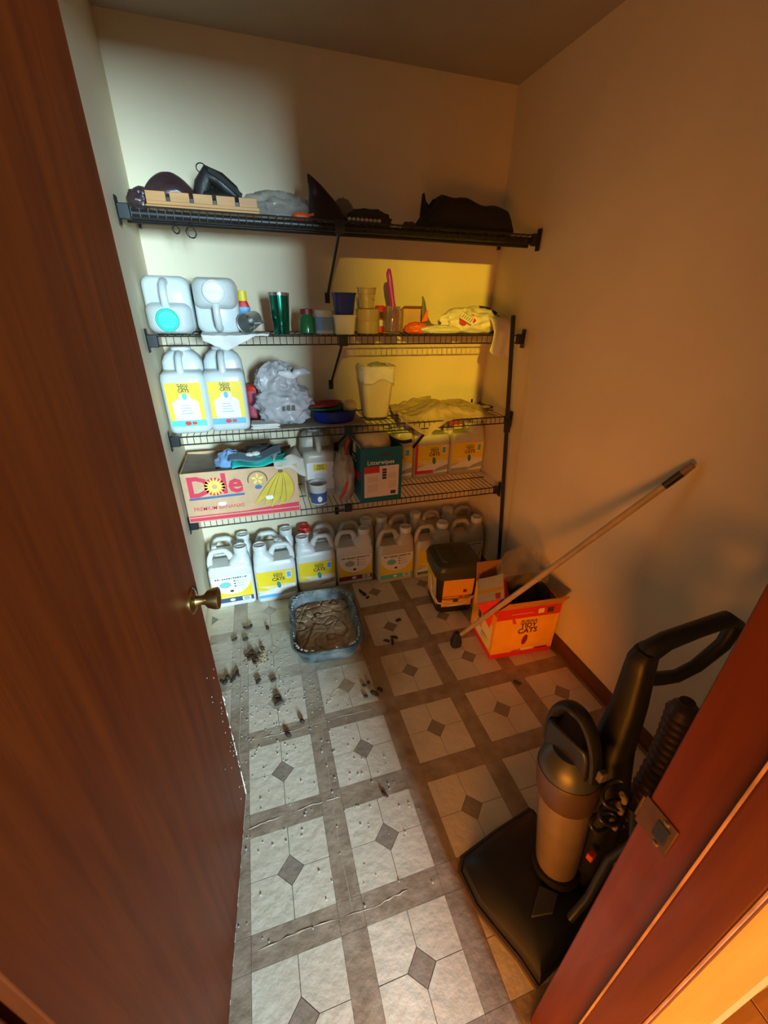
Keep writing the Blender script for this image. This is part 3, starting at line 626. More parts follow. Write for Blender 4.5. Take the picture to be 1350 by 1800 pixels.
MB().box((0, 0, .008), (.11, .10, .014), mat('dark_packet', (.05, .035, .03), .5), rot=(0, 0, .3)).build('packet', t, bevel=.002)
MB().box((-.015, -.055, .018), (.09, .03, .003), WHITE, rot=(R(10), 0, .2)).build('white_card', t); MB().tube([(-.045, .02, .014), (-.05, .01, .05)], .005, BLACKP, 6).build('peg', t)
tag(MB().box((1.03, 1.522, S3-.018), (.07, .004, .022), mat('red_strip', (.28, .03, .02), .5)).build('red_strip', bevel=.001), 'dark red strip clipped to the third shelf front edge', 'strip')

# ------------------------------------------------------------------ second shelf goods
CL2 = mat('white_rag', (.68, .68, .64), .9, bump=.2, bscale=80)
def rag2(u, v):
    x = lerp(-.115, .155, u); k = max(0, .45-v)/.45
    z = S2+.004+.006*abs(nz(u*6, v*5)); y = 1.525+max(0, v-.45)*.20
    if k > 0: z -= k*.062*max(.1, 1-abs(u-.33)*1.9); y = 1.507-.002*math.sin(u*14)
    return (x+.02*(1-v)*(.5-u), y, z)
cloth('white_rag', 'white rag folded over the second shelf edge under the white-capped jug', 'cloth', CL2, (0, 0, 0), rag2, 30, 20, .0022)
t = thing('sauce_bottle', 'squeeze bottle with yellow top and blue-red label behind the lying jug', 'bottle', (.062, 1.80, S2))
MB().rbox([(0, .05, .034, .014), (.01, .056, .038, .016), (.10, .056, .038, .016), (.125, .036, .03, .014)], REDP).build('body', t); MB().rbox([(.125, .04, .034, .015), (.165, .036, .032, .014)], YEL).build('cap', t)
MB().rbox([(.07, .058, .040, .016), (.10, .058, .040, .016)], BLUE).build('label', t)
STEEL = mat('brushed_steel', (.42, .42, .40), .35, metal=.8, var=.1)
t = thing('steel_cup', 'small steel cup lying on its side on the white rag', 'cup', (.08, 1.60, S2+.048), (R(-78), 0, R(-28)))
MB().lathe([(.026, -.055), (.030, -.053), (.038, .03), (.040, .036), (.036, .034), (.028, -.045), (.001, -.045)], STEEL, 24).xform(Matrix.Rotation(math.pi, 4, 'X')).build('cup', t); MB().tube([(.034, 0, .02), (.058, 0, .012), (.056, 0, -.018), (.032, 0, -.026)], .005, STEEL, 8).build('handle', t)
GRM = mat('green_metallic', (.0, .16, .09), .18, metal=.85, var=.08, coat=.5)
t = thing('tumbler', 'shiny metallic green tumbler', 'tumbler', (.208, 1.61, S2))
MB().lathe([(.031, 0), (.033, .003), (.0385, .10), (.0415, .152), (.0415, .156), (.039, .156), (.037, .15), (.03, .01), (.001, .01)], GRM, 32).build('body', t); MB().lathe([(.0422, .146), (.0428, .152), (.0422, .158), (.040, .158), (.040, .15)], mat('green_rim', (.35, .42, .38), .2, metal=.9), 32, c0=False, c1=False).build('rim', t)
t = thing('green_jar', 'small green glass jar with a red lid', 'jar', (.325, 1.66, S2))
MB().lathe([(.030, 0), (.034, .004), (.034, .06), (.026, .072), (.026, .08)], mat('green_glass', (.03, .22, .06), .15, trans=.3), 22).build('body', t); MB().lathe([(.028, .078), (.028, .097), (.001, .1)], mat('dark_red_lid', (.25, .02, .015), .4), 22).build('lid', t)
t = thing('blue_white_tub', 'white plastic tub with pale blue label beside the cream carton', 'tub', (.398, 1.635, S2))
MB().lathe([(.037, 0), (.040, .003), (.041, .075), (.043, .077), (.043, .092), (.04, .095), (.001, .096)], MILKY, 24).build('body', t); MB().lathe([(.0407, .014), (.0416, .068)], mat('pale_blue_label', (.22, .38, .62), .5), 24, c0=False, c1=False).build('label', t)
t = thing('cream_carton', 'square cream tub carrying the navy blue cup', 'tub', (.482, 1.615, S2))
CRM = mat('cream_tub', (.80, .74, .56), .45, var=.03)
MB().rbox([(0, .080, .080, .014), (.068, .096, .096, .016), (.070, .102, .102, .018), (.077, .102, .102, .018), (.077, .094, .094, .015), (.01, .076, .076, .012)], CRM).build('tub', t)
t = thing('navy_cup', 'navy blue square cup standing on the cream tub', 'cup', (.484, 1.615, S2+.0775))
MB().rbox([(0, .070, .070, .012), (.078, .092, .092, .014), (.080, .098, .098, .016), (.086, .098, .098, .016), (.086, .090, .090, .013), (.008, .066, .066, .01)], NB).build('cup', t)
AMB = mat('amber_plastic', (.72, .56, .26), .3, trans=.35, var=.05)
t = thing('ribbed_container', 'large ribbed amber plastic container under a smaller one', 'container', (.600, 1.64, S2))
MB().lathe([(.046, 0), (.051, .004), (.053, .05), (.050, .054), (.054, .06), (.055, .095), (.056, .10), (.05, .102), (.001, .10)], AMB, 26).build('container', t)
t = thing('amber_cup', 'smaller ribbed amber cup stacked on the large one', 'cup', (.594, 1.64, S2+.1025))
MB().lathe([(.030, 0), (.034, .003), (.033, .03), (.037, .034), (.036, .055), (.040, .058), (.041, .078), (.044, .080), (.044, .085), (.040, .085), (.034, .01), (.001, .008)], AMB, 26).build('cup', t)
t = thing('red_can', 'slim red can with dark and white markings', 'can', (.675, 1.70, S2))
MB().lathe([(.022, 0), (.025, .003), (.025, .108), (.021, .116), (.001, .117)], REDP, 20).build('can', t); m_ = MB(); m_.rect(-.012, .03, .014, .055, -.0255, WHITE); m_.rect(-.014, .062, .012, .09, -.0255, INK); m_.build('print', t, smooth=0)
t = thing('glass_jar', 'clear glass jar holding the magenta brush', 'jar', (.710, 1.62, S2))
MB().lathe([(.034, 0), (.040, .003), (.042, .012), (.042, .085), (.034, .100), (.034, .108), (.037, .11), (.037, .114), (.032, .114), (.031, .10), (.038, .083), (.038, .012), (.001, .008)], mat('jar_glass', (.85, .78, .72), .08, trans=.92, var=.01), 26).build('jar', t)
MAG = mat('magenta_plastic', (.45, .02, .36), .3, var=.05)
t = thing('magenta_brush', 'magenta brush handle standing upright in the glass jar', 'brush', (.712, 1.62, S2+.0085))
MB().tube([(.008, 0, .0), (.008, 0, .07), (-.002, 0, .13), (-.014, 0, .19), (-.022, 0, .235), (-.021, 0, .252)], [.016, .016, .010, .013, .012, .006], MAG, 10).build('handle', t)
t = thing('brown_carton', 'small brown cardboard box behind the orange packet', 'box', (.848, 1.75, S2)); MB().bx((-.05, -.035, 0), (.05, .035, .105), CARD).build('carton', t, bevel=.002); MB().box((0, -.03, .112), (.1, .05, .003), CARD, rot=(R(-14), 0, 0)).build('flap', t)
ORG = mat('orange_packet', (.80, .13, .02), .4, bump=.15); 
t = thing('orange_packet', 'crumpled orange packet with a pointed corner', 'packet', (.835, 1.63, S2)); mb = MB(); blob(mb, (0, 0, .022), (.055, .036, .026), ORG, .22, 2, 41, flat=.85); mb.loft([[(.02, -.01, .05), (.05, -.012, .055), (.035, .01, .05)], [(.046, -.005, .10), (.054, -.005, .10), (.05, .003, .10)]], ORG); mb.build('packet', t, smooth=50)
GG = mat('grey_green_cloth', (.20, .20, .14), .8, bump=.1)
cloth('grey_pouch', 'stiff grey-green pouch with a raised point behind the white bag edge', 'pouch', GG, (0, 0, 0), lambda u, v: (lerp(.862, .975, u)+.01*v, 1.655-.03*(1-u)+.04*v, S2+.008+(.115*math.exp(-(u*3.6)**2)*v+.035*(1-u*.3)*v+.01*nz(u*6, v*6))), 22, 12, .004)
WBAG = mat('white_shop_bag', (.72, .68, .56), .5, bump=.15, bscale=30, var=.06)
t = thing('shopping_bag', 'white plastic shopping bag with a red emblem, drooping off the shelf end', 'bag', (1.10, 1.64, S2))
mb = MB(); blob(mb, (.02, .01, .052), (.145, .085, .062), WBAG, .26, 1.6, 51, 72, 40, flat=.8); blob(mb, (-.15, -.045, .018), (.10, .03, .02), WBAG, .22, 2, 52, flat=.7); mb.build('bag', t, smooth=55)
def drp(u, v):
    x = lerp(.075, .175, u)-.02*v*v*(1-u); s_ = v
    y = -.06-.078*min(1, s_*2.5); z = .075-.075*min(1, s_*2.2)**2-.0 if s_ < .45 else .0-(s_-.45)*.17*(1 if u > .25 else .75+u)
    return (x+.012*s_, y-.004*math.sin(u*12+v*3), z+.004*nz(u*5, v*6))
mb = MB(); sheet(mb, 14, 22, drp, WBAG); mb.build('drooping_handle', t, smooth=60, solid=.004)
M_ = Matrix.Translation((-.035, -.077, .07)) @ Matrix.Rotation(R(-32), 4, 'X') @ Matrix.Rotation(R(32), 4, 'Y')
l = MB(); l.disc(.024, .012, .019, .021, 0, REDP, 18); l.disc(-.012, -.026, .019, .016, 0, REDP, 18); l.rect(-.034, -.022, .030, .016, -.0006, WHITE); 
for k in range(5): l.xz([(-.028+.011*k, -.014), (-.025+.011*k, -.014), (-.019+.011*k, .010), (-.022+.011*k, .010)], -.0012, INK)
l.rect(-.034, -.0235, .030, -.0215, -.0013, INK); l.rect(-.034, .0155, .03, .0175, -.0013, INK)
l.xform(M_).build('print', t, smooth=0)
t = thing('black_case', 'black case wedged behind the shopping bag at the shelf end', 'case', (1.255, 1.74, S2)); MB().box((0, 0, .05), (.15, .09, .095), BLACKP, rot=(0, R(18), 0)).build('case', t, bevel=.012); MB().tube([(-.06, -.04, .118), (-.01, -.045, .112), (.04, -.045, .09)], .006, BLACKP, 8).build('handle', t)

# ------------------------------------------------------------------ top shelf goods
BRN = mat('brown_leather', (.055, .028, .03), .3, var=.35, scale=8, bump=.6, bscale=22, stretch=(.5, 1, 1.6))
t = thing('brown_purse', 'gathered dark brown leather bag at the left end of the top shelf', 'bag', (-.155, 1.70, S1))
mb = MB()
rings = []
for i in range(41):
    u = i/40; x = -.10+.215*u; hgt = .132*max(.02, math.sin(math.pi*(u*.93+.035)))**.55; ring = []
    for j in range(36):
        a = j*math.tau/36; fold = 1+.075*math.sin(a*6+u*3.5+2*nz(u*3, 0, 2))+.03*nz(u*6, math.cos(a)*2, math.sin(a)*2)
        sa = math.sin(a); ring.append((x, .075*math.cos(a)*fold*max(.1, math.sin(math.pi*(u*.9+.05)))**.5, max(0, hgt*.5+hgt*.5*sa*fold)))
    rings.append(ring)
mb.loft(rings, BRN); mb.build('bag', t, smooth=75)
mb = MB(); blob(mb, (-.09, -.03, .035), (.045, .05, .04), BRN, .3, 3, 61, flat=.8); mb.build('gathered_end', t, smooth=60)
OAK = wood('rack_wood', (.42, .185, .042), (.52, .25, .065), .5, 0, (1, 9, 9))
t = thing('slotted_rack', 'slotted wooden rack along the front of the top shelf', 'rack', (-.028, 1.575, S1), (0, 0, R(-1)))
MB().bx((-.19, -.03, 0), (.19, .05, .012), OAK).build('base_board', t, bevel=.002); MB().bx((-.185, -.032, .012), (.19, -.024, .022), OAK).build('front_strip', t, bevel=.001)
for k in range(5): MB().bx((-.185+.0765*k, -.03, .022), (-.122+.0765*k, -.018, .050), OAK).build('rack_tab', t, bevel=.001)
for k in range(4): MB().bx((-.121+.0765*k, -.02, .012), (-.110+.0765*k, .05, .036), BLACKM).build('slot_lining', t)
t = thing('black_umbrella', 'folded black umbrella with a wire ring end', 'umbrella', (.03, 1.665, S1+.0))
MB().tube([(-.075, .02, .052), (-.055, .01, .10), (-.035, 0, .132), (.0, 0, .115), (.045, 0, .082), (.075, 0, .055)], [.03, .034, .03, .032, .030, .012], mat('black_nylon', (.016, .015, .014), .45, var=.3, bump=.1), 12).build('folded_cloth', t, smooth=50)
MB().tube([(-.03, -.03, .14), (.01, -.032, .118), (.075, -.03, .070)], .009, DARKG, 8).build('strap', t)
MB().tube([(-.055+.017*math.cos(a), -.01, .148+.014*math.sin(a)) for a in [k*math.tau/16 for k in range(17)]], .002, BLACKM, 6).build('wire_ring', t)
mb = MB(); blob(mb, (.0, .0, .042), (.078, .04, .05), mat('black_nylon', ()), .2, 2, 66, flat=.83); mb.build('gathered_cloth', t, smooth=60)
SMOK = mat('smoky_clear_bag', (.34, .33, .29), .25, alpha=.55, var=.15)
t = thing('clear_wrapping', 'crumpled smoky clear plastic wrapping on the top shelf', 'bag', (.24, 1.67, S1)); mb = MB(); blob(mb, (0, 0, .040), (.125, .085, .052), SMOK, .35, 2.0, 71, flat=.75); mb.build('wrapping', t, smooth=55)
t = thing('orange_scoop', 'small orange plastic scoop by the dark pointed bag', 'scoop', (.315, 1.565, S1)); MB().rbox([(0, .055, .028, .012), (.012, .062, .034, .015), (.02, .05, .024, .01)], mat('orange_plastic', (.85, .10, .01), .35)).build('scoop', t); MB().tube([(.02, 0, .012), (.05, .01, .022)], .005, mat('orange_plastic', ()), 6).build('handle', t)
PUR = mat('dark_purple_bag', (.022, .011, .016), .35, var=.3, bump=.1)
t = thing('pointed_bag', 'dark purple bag standing up to a point in the middle of the top shelf', 'bag', (.425, 1.61, S1))
mb = MB(); rings = []
for i in range(17):
    u = i/16; z = .152*u; x0_ = -.072+.0*u; x1_ = lerp(.085, -.062, u**1.5); ring = []
    for j in range(16):
        a = j*math.tau/16; ring.append(((x0_+x1_)/2+(x1_-x0_)/2*math.cos(a), .048*(1-u)**.7*math.sin(a)+.006*nz(u*5, a*2), z))
    rings.append(ring)
mb.loft(rings, PUR); mb.build('bag', t, smooth=60)
t = thing('grey_wrapping', 'grey translucent wrapping leaning behind the pointed bag', 'bag', (.505, 1.69, S1)); mb = MB(); blob(mb, (0, 0, .045), (.045, .04, .055), mat('grey_film', (.2, .18, .15), .3, alpha=.7), .2, 2, 73, flat=.8); mb.build('wrapping', t, smooth=55)
rag('dark_lump', 'flattened dark olive bundle on the top shelf', mat('olive_fabric', (.04, .034, .026), .8), (.60, 1.63, S1), (.09, .07, .038), 75, .22, .6, 'bundle')
for k in range(8):
    o = MB().lathe([(.002, -.007), (.007, -.004), (.0085, 0), (.007, .004), (.002, .007)], mat('ivory_bead', (.45, .40, .30), .5), 10).build('ivory_bead'); o.location = (.497+.0172*k, 1.53, S1+.0085); tag(o, 'ivory bead in the row along the top shelf edge', 'bead', 'row of ivory beads')
rag('brown_scrap', 'small brown scrap left of the big black bag on the top shelf', mat('brown_scrap', (.12, .06, .03), .8), (.775, 1.62, S1), (.03, .03, .018), 77, .2, .6, 'scrap')
BLKC = mat('black_fabric', (.009, .008, .008), .75, var=.3)
t = thing('black_bag', 'large black fabric bag slumped on the right of the top shelf', 'bag', (1.035, 1.645, S1-.0))
mb = MB(); rings = []
for i in range(29):
    u = i/28; x = -.20+.405*u
    hh = .135*min(1, (u*4.2+.25))*(1-.40*max(0, u-.25)**1.0)*(.96+.05*math.sin(u*17)); hh *= min(1, (1-u)*14+.25); ring = []
    for j in range(20):
        a = j*math.tau/20; c_, s_ = math.cos(a), math.sin(a); ring.append((x, .095*math.copysign(abs(c_)**.6, c_)*(1+.06*nz(u*7, a)), hh*.5+hh*.5*math.copysign(abs(s_)**.6, s_)+.006*nz(u*9, a*2, 5)*(s_ > 0)))
    rings.append(ring)
mb.loft(rings, BLKC); mb.build('bag', t, smooth=50)
mb = MB(); mb.loft([[(-.212, -.03, .05), (-.175, -.03, .06), (-.175, -.02, .06), (-.212, -.02, .05)], [(-.205, -.03, .128), (-.198, -.03, .132), (-.198, -.022, .132), (-.205, -.022, .128)]], BLKC); mb.tube([(-.19, -.02, .10), (-.17, -.02, .085), (-.15, -.02, .11)], .007, BLKC, 8); mb.build('strap', t)
for k, (x, lab) in enumerate(((-.135, 'small curled wire hook under the top shelf, nearer the left wall'), (-.085, 'larger curled wire hook under the top shelf'))):
    pts = [(x+(.010+.005*k)*math.cos(a)*(1+.2*math.sin(a*.5)), 1.535+.0016*a, S1-.058-.006*k+(.012+.005*k)*math.sin(a)) for a in [i*.35 for i in range(56)]]
    tag(MB().tube([(x, 1.535, S1-.005), (x, 1.535, S1-.04)]+pts, .0011, BLACKM, 5).build('wire_hook'), lab, 'hook')
# ------------------------------------------------------------------ floor things
# litter pan
PANM = mat('pan_plastic', (.014, .034, .040), .5, col2=(.24, .28, .27), scale=14, bump=.2, detail=10)
t = thing('litter_pan', 'dusty blue-grey litter pan full of clumped litter', 'litter pan', (.268, 1.262, .002), (0, 0, R(-3)))
MB().rbox([(0, .255, .37, .05), (.004, .265, .38, .055), (.095, .325, .445, .075), (.10, .345, .465, .085), (.108, .348, .468, .085), (.109, .334, .454, .08), (.10, .322, .442, .075), (.09, .315, .435, .072), (.012, .258, .372, .052)], PANM, 7).build('pan', t, smooth=40)
LIT = mat('litter', (.30, .20, .115), .95, col2=(.56, .40, .23), scale=9, bump=.5, bscale=60)
def lit(u, v):
    a, b_ = u*2-1, v*2-1; k = max(abs(a), abs(b_)); q = (abs(a)**4+abs(b_)**4)**.25; s_ = k/q if q > 0 else 1
    x, y_ = a*s_*.150, b_*s_*.208
    z = .060+.003*nz(x*40, y_*40, 2)-.010*(abs(nz(x*11, y_*11, 6)) < .07)-.006*max(0, 1-abs(nz(x*17+4, y_*17, 6))*9)-.010*k**4+.012*nz(x*7+3, y_*7)
    return (x, y_, z)
mb = MB(); sheet(mb, 90, 120, lit, LIT); mb.build('litter', t, smooth=60)['kind'] = 'stuff'
DIRT = mat('crusted_litter', (.42, .42, .40), .95, col2=(.60, .60, .56), scale=20)
mb = MB()
for k in range(160):
    a = rnd.uniform(0, math.tau); sx = math.copysign(abs(math.cos(a))**.45, math.cos(a))*.158; sy = math.copysign(abs(math.sin(a))**.45, math.sin(a))*.215
    r_ = rnd.uniform(.001, .004); blob(mb, (sx, sy, .107+rnd.uniform(-.02, .0)*(rnd.random() > .4)), (r_*1.6, r_*1.6, r_*.7), DIRT, .2, 2, k, 6, 4, ridged=False)
mb.build('crust', t)['kind'] = 'stuff'
POOP = mat('dried_dropping', (.045, .024, .012), .8, var=.4, scale=60, bump=.3, bscale=120)
mb = MB(); mb.tube([(.012*math.cos(a)*1.4-.03, .06+.012*math.sin(a), .078) for a in [k*.4 for k in range(12)]], .006, POOP, 7); mb.build('dropping', t, smooth=60)
def dropping(x, y_, L_=.035, r_=.008, ang=0, bend=.2, group='', lab=''):
    pts = []; 
    for k in range(6):
        u = k/5-.5; pts.append((u*L_, bend*L_*(u*u*2), r_*.9))
    o = MB().tube(pts, [r_*.45, r_*.9, r_, r_*.95, r_*.85, r_*.4], POOP, 8).build('dropping', smooth=60); o.location = (x, y_, .0008); o.rotation_euler = (0, 0, ang); tag(o, lab, 'dropping', group); return o
def dropset(pts, group, lab, lo=.018, hi=.034, rr=(.006, .0095)):
    for x, y_ in pts: dropping(x, y_, 1.25*rnd.uniform(lo, hi), 1.1*rnd.uniform(*rr), rnd.uniform(0, 3.1), rnd.uniform(-.5, .5), group, lab)
dropset([(-.23, 1.085), (-.206, 1.098), (-.186, 1.079), (-.165, 1.112), (-.177, 1.096), (-.215, 1.074)], 'droppings by the door edge', 'dark dried dropping in the clump beside the door edge')
dropset([(-.122, 1.214), (-.106, 1.187), (-.09, 1.219), (-.08, 1.172), (-.066, 1.205), (-.049, 1.238), (-.088, 1.156), (-.103, 1.231)], 'droppings left of the litter pan', 'dark dried dropping in the crusty heap left of the litter pan', .014, .026)
dropset([(-.126, 1.409), (-.103, 1.412), (-.018, 1.378), (-.179, 1.339), (-.127, 1.324)], 'droppings in front of the left jugs', 'dried dropping on the floor in front of the left jugs')
dropset([(-.074, 1.04), (-.007, 1.027), (.004, .936), (.007, .90), (.092, .786), (.031, .742)], 'droppings in a line towards the camera', 'dried dropping in the loose line in front of the litter pan')
dropset([(.527, 1.541), (.54, 1.51), (.552, 1.479), (.663, 1.247), (.602, 1.132), (.584, 1.104), (.558, 1.12)], 'droppings right of the litter pan', 'dark dropping on the floor right of the litter pan', .02, .04)
dropset([(.379, .886), (.402, .895), (.405, .838), (.441, .846), (.372, .829), (.415, .829)], 'droppings on the centre tile', 'small dark dropping in the cluster on the centre tile', .012, .026)
dropping(1.051, .707, .035, .007, -.8, .3, None, 'single dark dropping on the tan strip in front of the cartons')
dropping(.333, .425, .03, .0055, -1.0, .2, None, 'single thin dropping on the near floor tile')
CRUMB = mat('litter_crumb', (.52, .50, .46), .9, var=.2)
mb = MB()
for k in range(650):
    if rnd.random() < .7: x, y_ = rnd.gauss(.0, .16), rnd.gauss(1.05, .25)
    else: x, y_ = rnd.uniform(-.15, .45), rnd.uniform(.15, 1.5)
    if not (XL+.03 < x < XR-.05 and .0 < y_ < 1.56) or (.08 < x < .46 and 1.0 < y_ < 1.52): continue
    r_ = rnd.uniform(.0008, .0024); mb.box((x, y_, r_*.6), (r_*2, r_*2, r_*1.2), CRUMB, rot=(0, 0, rnd.random()*3))
o = mb.build('litter_crumbs', smooth=0); o['kind'] = 'stuff'; tag(o, 'pale litter crumbs scattered over the vinyl floor', 'litter')
YST = mat('yellow_grains', (.42, .25, .09), .9, var=.2)
mb = MB()
for k in range(90):
    r_ = rnd.uniform(.0012, .0035); blob(mb, (rnd.gauss(-.075, .03), rnd.gauss(1.19, .03), r_*.5), (r_*1.5, r_*1.5, r_), YST, .2, 2, k, 6, 4, ridged=False)
o = mb.build('crusted_litter_heap'); o['kind'] = 'stuff'; tag(o, 'crusty yellow-brown litter heap left of the pan', 'litter')

# square pail
t = thing('square_pail', 'square yellow-label pail with a dark lid and white handle', 'pail', (1.005, 1.335, 0), (0, 0, R(-7)))
PAILB = mat('pail_black', (.02, .018, .014), .5)
MB().rbox([(0, .20, .20, .03), (.005, .208, .208, .035), (.24, .236, .236, .04)], PAILB, 5).build('pail', t)
LID = mat('pail_lid', (.045, .045, .032), .45, var=.1)
MB().rbox([(.235, .250, .250, .045), (.285, .262, .262, .05), (.292, .262, .262, .05), (.312, .245, .245, .05), (.322, .21, .21, .05), (.324, .13, .16, .04)], LID, 6).build('lid', t, smooth=30)
mb = MB(); mb.rbox([(.318, .045, .19, .02, -.07, 0), (.333, .032, .17, .015, -.07, 0)], LID); mb.rbox([(.318, .02, .16, .009, .0, 0), (.327, .014, .15, .006, .0, 0)], LID); mb.build('lid_ridge', t)
def wrapx(f): return f
l = MB()
def pp_(s, z, off=.002):   # front face of the tapered pail
    hw = (.208+(z-.005)/.235*.028)/2; return hw+off
def quad_front(x0, x1, z0, z1, mt, off): l.poly([(x0, -pp_(0, z0, off), z0), (x1, -pp_(0, z0, off), z0), (x1, -pp_(0, z1, off), z1), (x0, -pp_(0, z1, off), z1)], mt)
def quad_left(y0, y1, z0, z1, mt, off): l.poly([(-pp_(0, z0, off), y1, z0), (-pp_(0, z0, off), y0, z0), (-pp_(0, z1, off), y0, z1), (-pp_(0, z1, off), y1, z1)], mt)
quad_front(-.085, .085, .045, .235, ORANGEBOX, .001); quad_left(-.085, .085, .045, .235, YEL, .001)
quad_left(-.06, .06, .06, .17, PINKP, .0015); quad_left(-.02, -.005, .12, .15, INK, .002); quad_left(-.05, .02, .045, .07, WHITE, .002)
quad_front(-.02, .01, .075, .095, INK, .0018); quad_front(-.05, .04, .045, .072, YEL2, .0015); quad_front(.01, .03, .105, .12, REDP, .0018); quad_front(.03, .05, .14, .16, MAROON, .0018)
quad_front(-.09, .085, .115, .118, INK, .0016)
l.build('label', t, smooth=0)
HND = mat('ivory_handle', (.62, .50, .30), .5)
MB().tube([(.126, -.02, .215), (.124, -.075, .185), (.105, -.135, .14), (.03, -.155, .105), (-.06, -.155, .10), (-.118, -.14, .105), (-.138, -.09, .14), (-.13, -.02, .215)], .006, HND, 8).build('handle', t)

# open litter carton
t = thing('litter_carton', 'open orange and red litter carton with raised flaps by the right wall', 'box', (1.165, .855, 0), (0, 0, R(-5)))
CIN = mat('carton_brown', (.30, .13, .05), .75)
bw, bd, bh = .325, .245, .30
MB().bx((-bw/2, 0, 0), (bw/2, .005, bh), ORANGEBOX).build('front_panel', t); MB().bx((-bw/2, bd-.005, 0), (bw/2, bd, bh), CIN).build('back_panel', t)
for s_ in (-1, 1): MB().bx((s_*bw/2, .005, 0), (s_*(bw/2-.005), bd-.005, bh), ORANGEBOX).build('side_panel', t)
MB().bx((-bw/2+.005, .005, .001), (bw/2-.005, bd-.005, .006), CIN).build('bottom_panel', t)
fo = MB().add([(-bw/2+.01, .0, bh), (bw/2, .0, bh), (bw/2+.0, -.035, bh+.06), (-bw/2+.03, -.035, bh+.06)], [(0, 1, 2, 3)], mat('carton_flap', (.58, .24, .05), .65)); fo.build('front_flap', t, solid=.004, smooth=0)
MB().add([(-bw/2, bd, bh), (-.02, bd, bh), (-.03, bd+.02, bh+.09), (-bw/2, bd+.02, bh+.09)], [(0, 1, 2, 3)], CIN).build('back_flap', t, solid=.004, smooth=0)
l = MB(); y = -.0008
l.rect(-bw/2, bh-.062, bw/2, bh-.001, y, REDP); l.rect(-bw/2, .0, bw/2, .028, y, REDP)
l.text('PURINA', .024, .01, .206, y, INK, .02); l.text('TIDY', .038, .01, .176, y, INK, .03); l.text('CATS', .042, .01, .142, y, INK, .03)
l.disc(.005, .098, .014, .032, y, MAROON, 14, rot=-.15)
l.rect(.045, bh-.045, .075, bh-.018, y-.0006, YEL2); l.rect(.092, bh-.047, .125, bh-.016, y-.0006, INK); l.rect(-.09, bh-.036, .02, bh-.034, y-.0006, YEL2)
l.xz([(-.02, .028), (.03, .030), (.06, .036), (.055, .044), (.0, .046), (-.03, .04)], y, YEL2); l.xz([(.065, .028), (.14, .028), (.135, .04), (.07, .038)], y, MAROON); l.xz([(-.06, .028), (.0, .028), (-.01, .042), (-.05, .036)], y, REDP)
l.build('print', t, smooth=0)
l = MB(); X_ = -bw/2-.0008; l_m = YEL2; yz(.02, .05, .12, .19); l_m = INK; yz(.14, .13, .17, .21); l_m = WHITE; yz(.03, .04, .2, .09); l_m = REDP; yz(.0, .0, bd, .028); yz(0, .26, .06, .299)
l.build('side_print', t, smooth=0)
t = thing('small_carton', 'small white and red carton tilted inside the litter carton', 'box', (1.058, .968, .268), (R(8), R(-26), R(-32)), None, (1.3, 1.3, 1.05))
MB().bx((-.05, -.065, -.08), (.05, .065, .08), REDP).build('carton', t, bevel=.0015); l = MB(); l.poly([(-.048, -.063, .0812), (.048, -.063, .0812), (.048, .063, .0812), (-.048, .063, .0812)], mat('carton_top', (.72, .55, .36), .6)); l.poly([(-.048, -.02, .0818), (.048, -.02, .0818), (.048, -.001, .0818), (-.048, -.001, .0818)], ORANGEBOX); l.poly([(.018, -.058, .0819), (.034, -.058, .0819), (.036, -.03, .0819), (.016, -.03, .0819)], REDP); l.build('print', t, smooth=0)
for n_, c_, r_, sd, lab in (('dark_bundle', (1.20, .975, .16), (.095, .085, .12), 81, 'dark cloth bundle deep in the litter carton'), ('dark_pouch', (1.265, .93, .24), (.04, .06, .07), 83, 'dark pouch at the right end of the litter carton')): rag(n_, lab, BLKC, c_, r_, sd, .18, .7, 'bundle')
FILM = mat('clear_film', (.55, .45, .34), .2, alpha=.2, var=.2)
t = thing('film_bag', 'clear plastic bag puffing out of the litter carton', 'bag', (1.195, 1.02, .29)); mb = MB(); blob(mb, (0, 0, .09), (.105, .075, .12), FILM, .3, 2.0, 91, flat=.85); mb.build('film', t, smooth=55); mb = MB(); blob(mb, (.09, -.06, .06), (.035, .03, .05), FILM, .3, 2.2, 92); mb.build('film_ear', t, smooth=55)
# mop
t = thing('mop', 'long wooden-handled brush leaning from the floor to the right wall', 'brush', (.885, 1.000, 0))
STK = mat('mop_handle', (.36, .27, .18), .5, col2=(.44, .33, .22), scale=20); a0, a1 = Vector((0, 0, .05)), Vector((.462, -.494, 1.105)); ax = (a1-a0)
MB().tube([a0+ax*.03, a0+ax*.2], [.009, .0125], STK, 10).build('ferrule', t); MB().tube([a0+ax*.16, a0+ax*.92], .0115, STK, 10).build('handle', t)
MB().tube([a0+ax*.915, a0+ax*.965], .0125, BLACKP, 10).build('grip_band', t); MB().tube([a0+ax*.96, a0+ax*.995], [.0125, .010], mat('mop_cap', (.22, .14, .09), .5), 10).build('end_cap', t)
BRS = mat('navy_bristles', (.015, .02, .06), .8, var=.4, scale=50)
MB().loft([[(x, y_, z) for x, y_ in rrect(w_, d_, .3*min(w_, d_), 3)] for z, w_, d_ in ((.002, .05, .045), (.03, .052, .046), (.07, .034, .032), (.085, .02, .02))], BRS).build('brush_head', t)

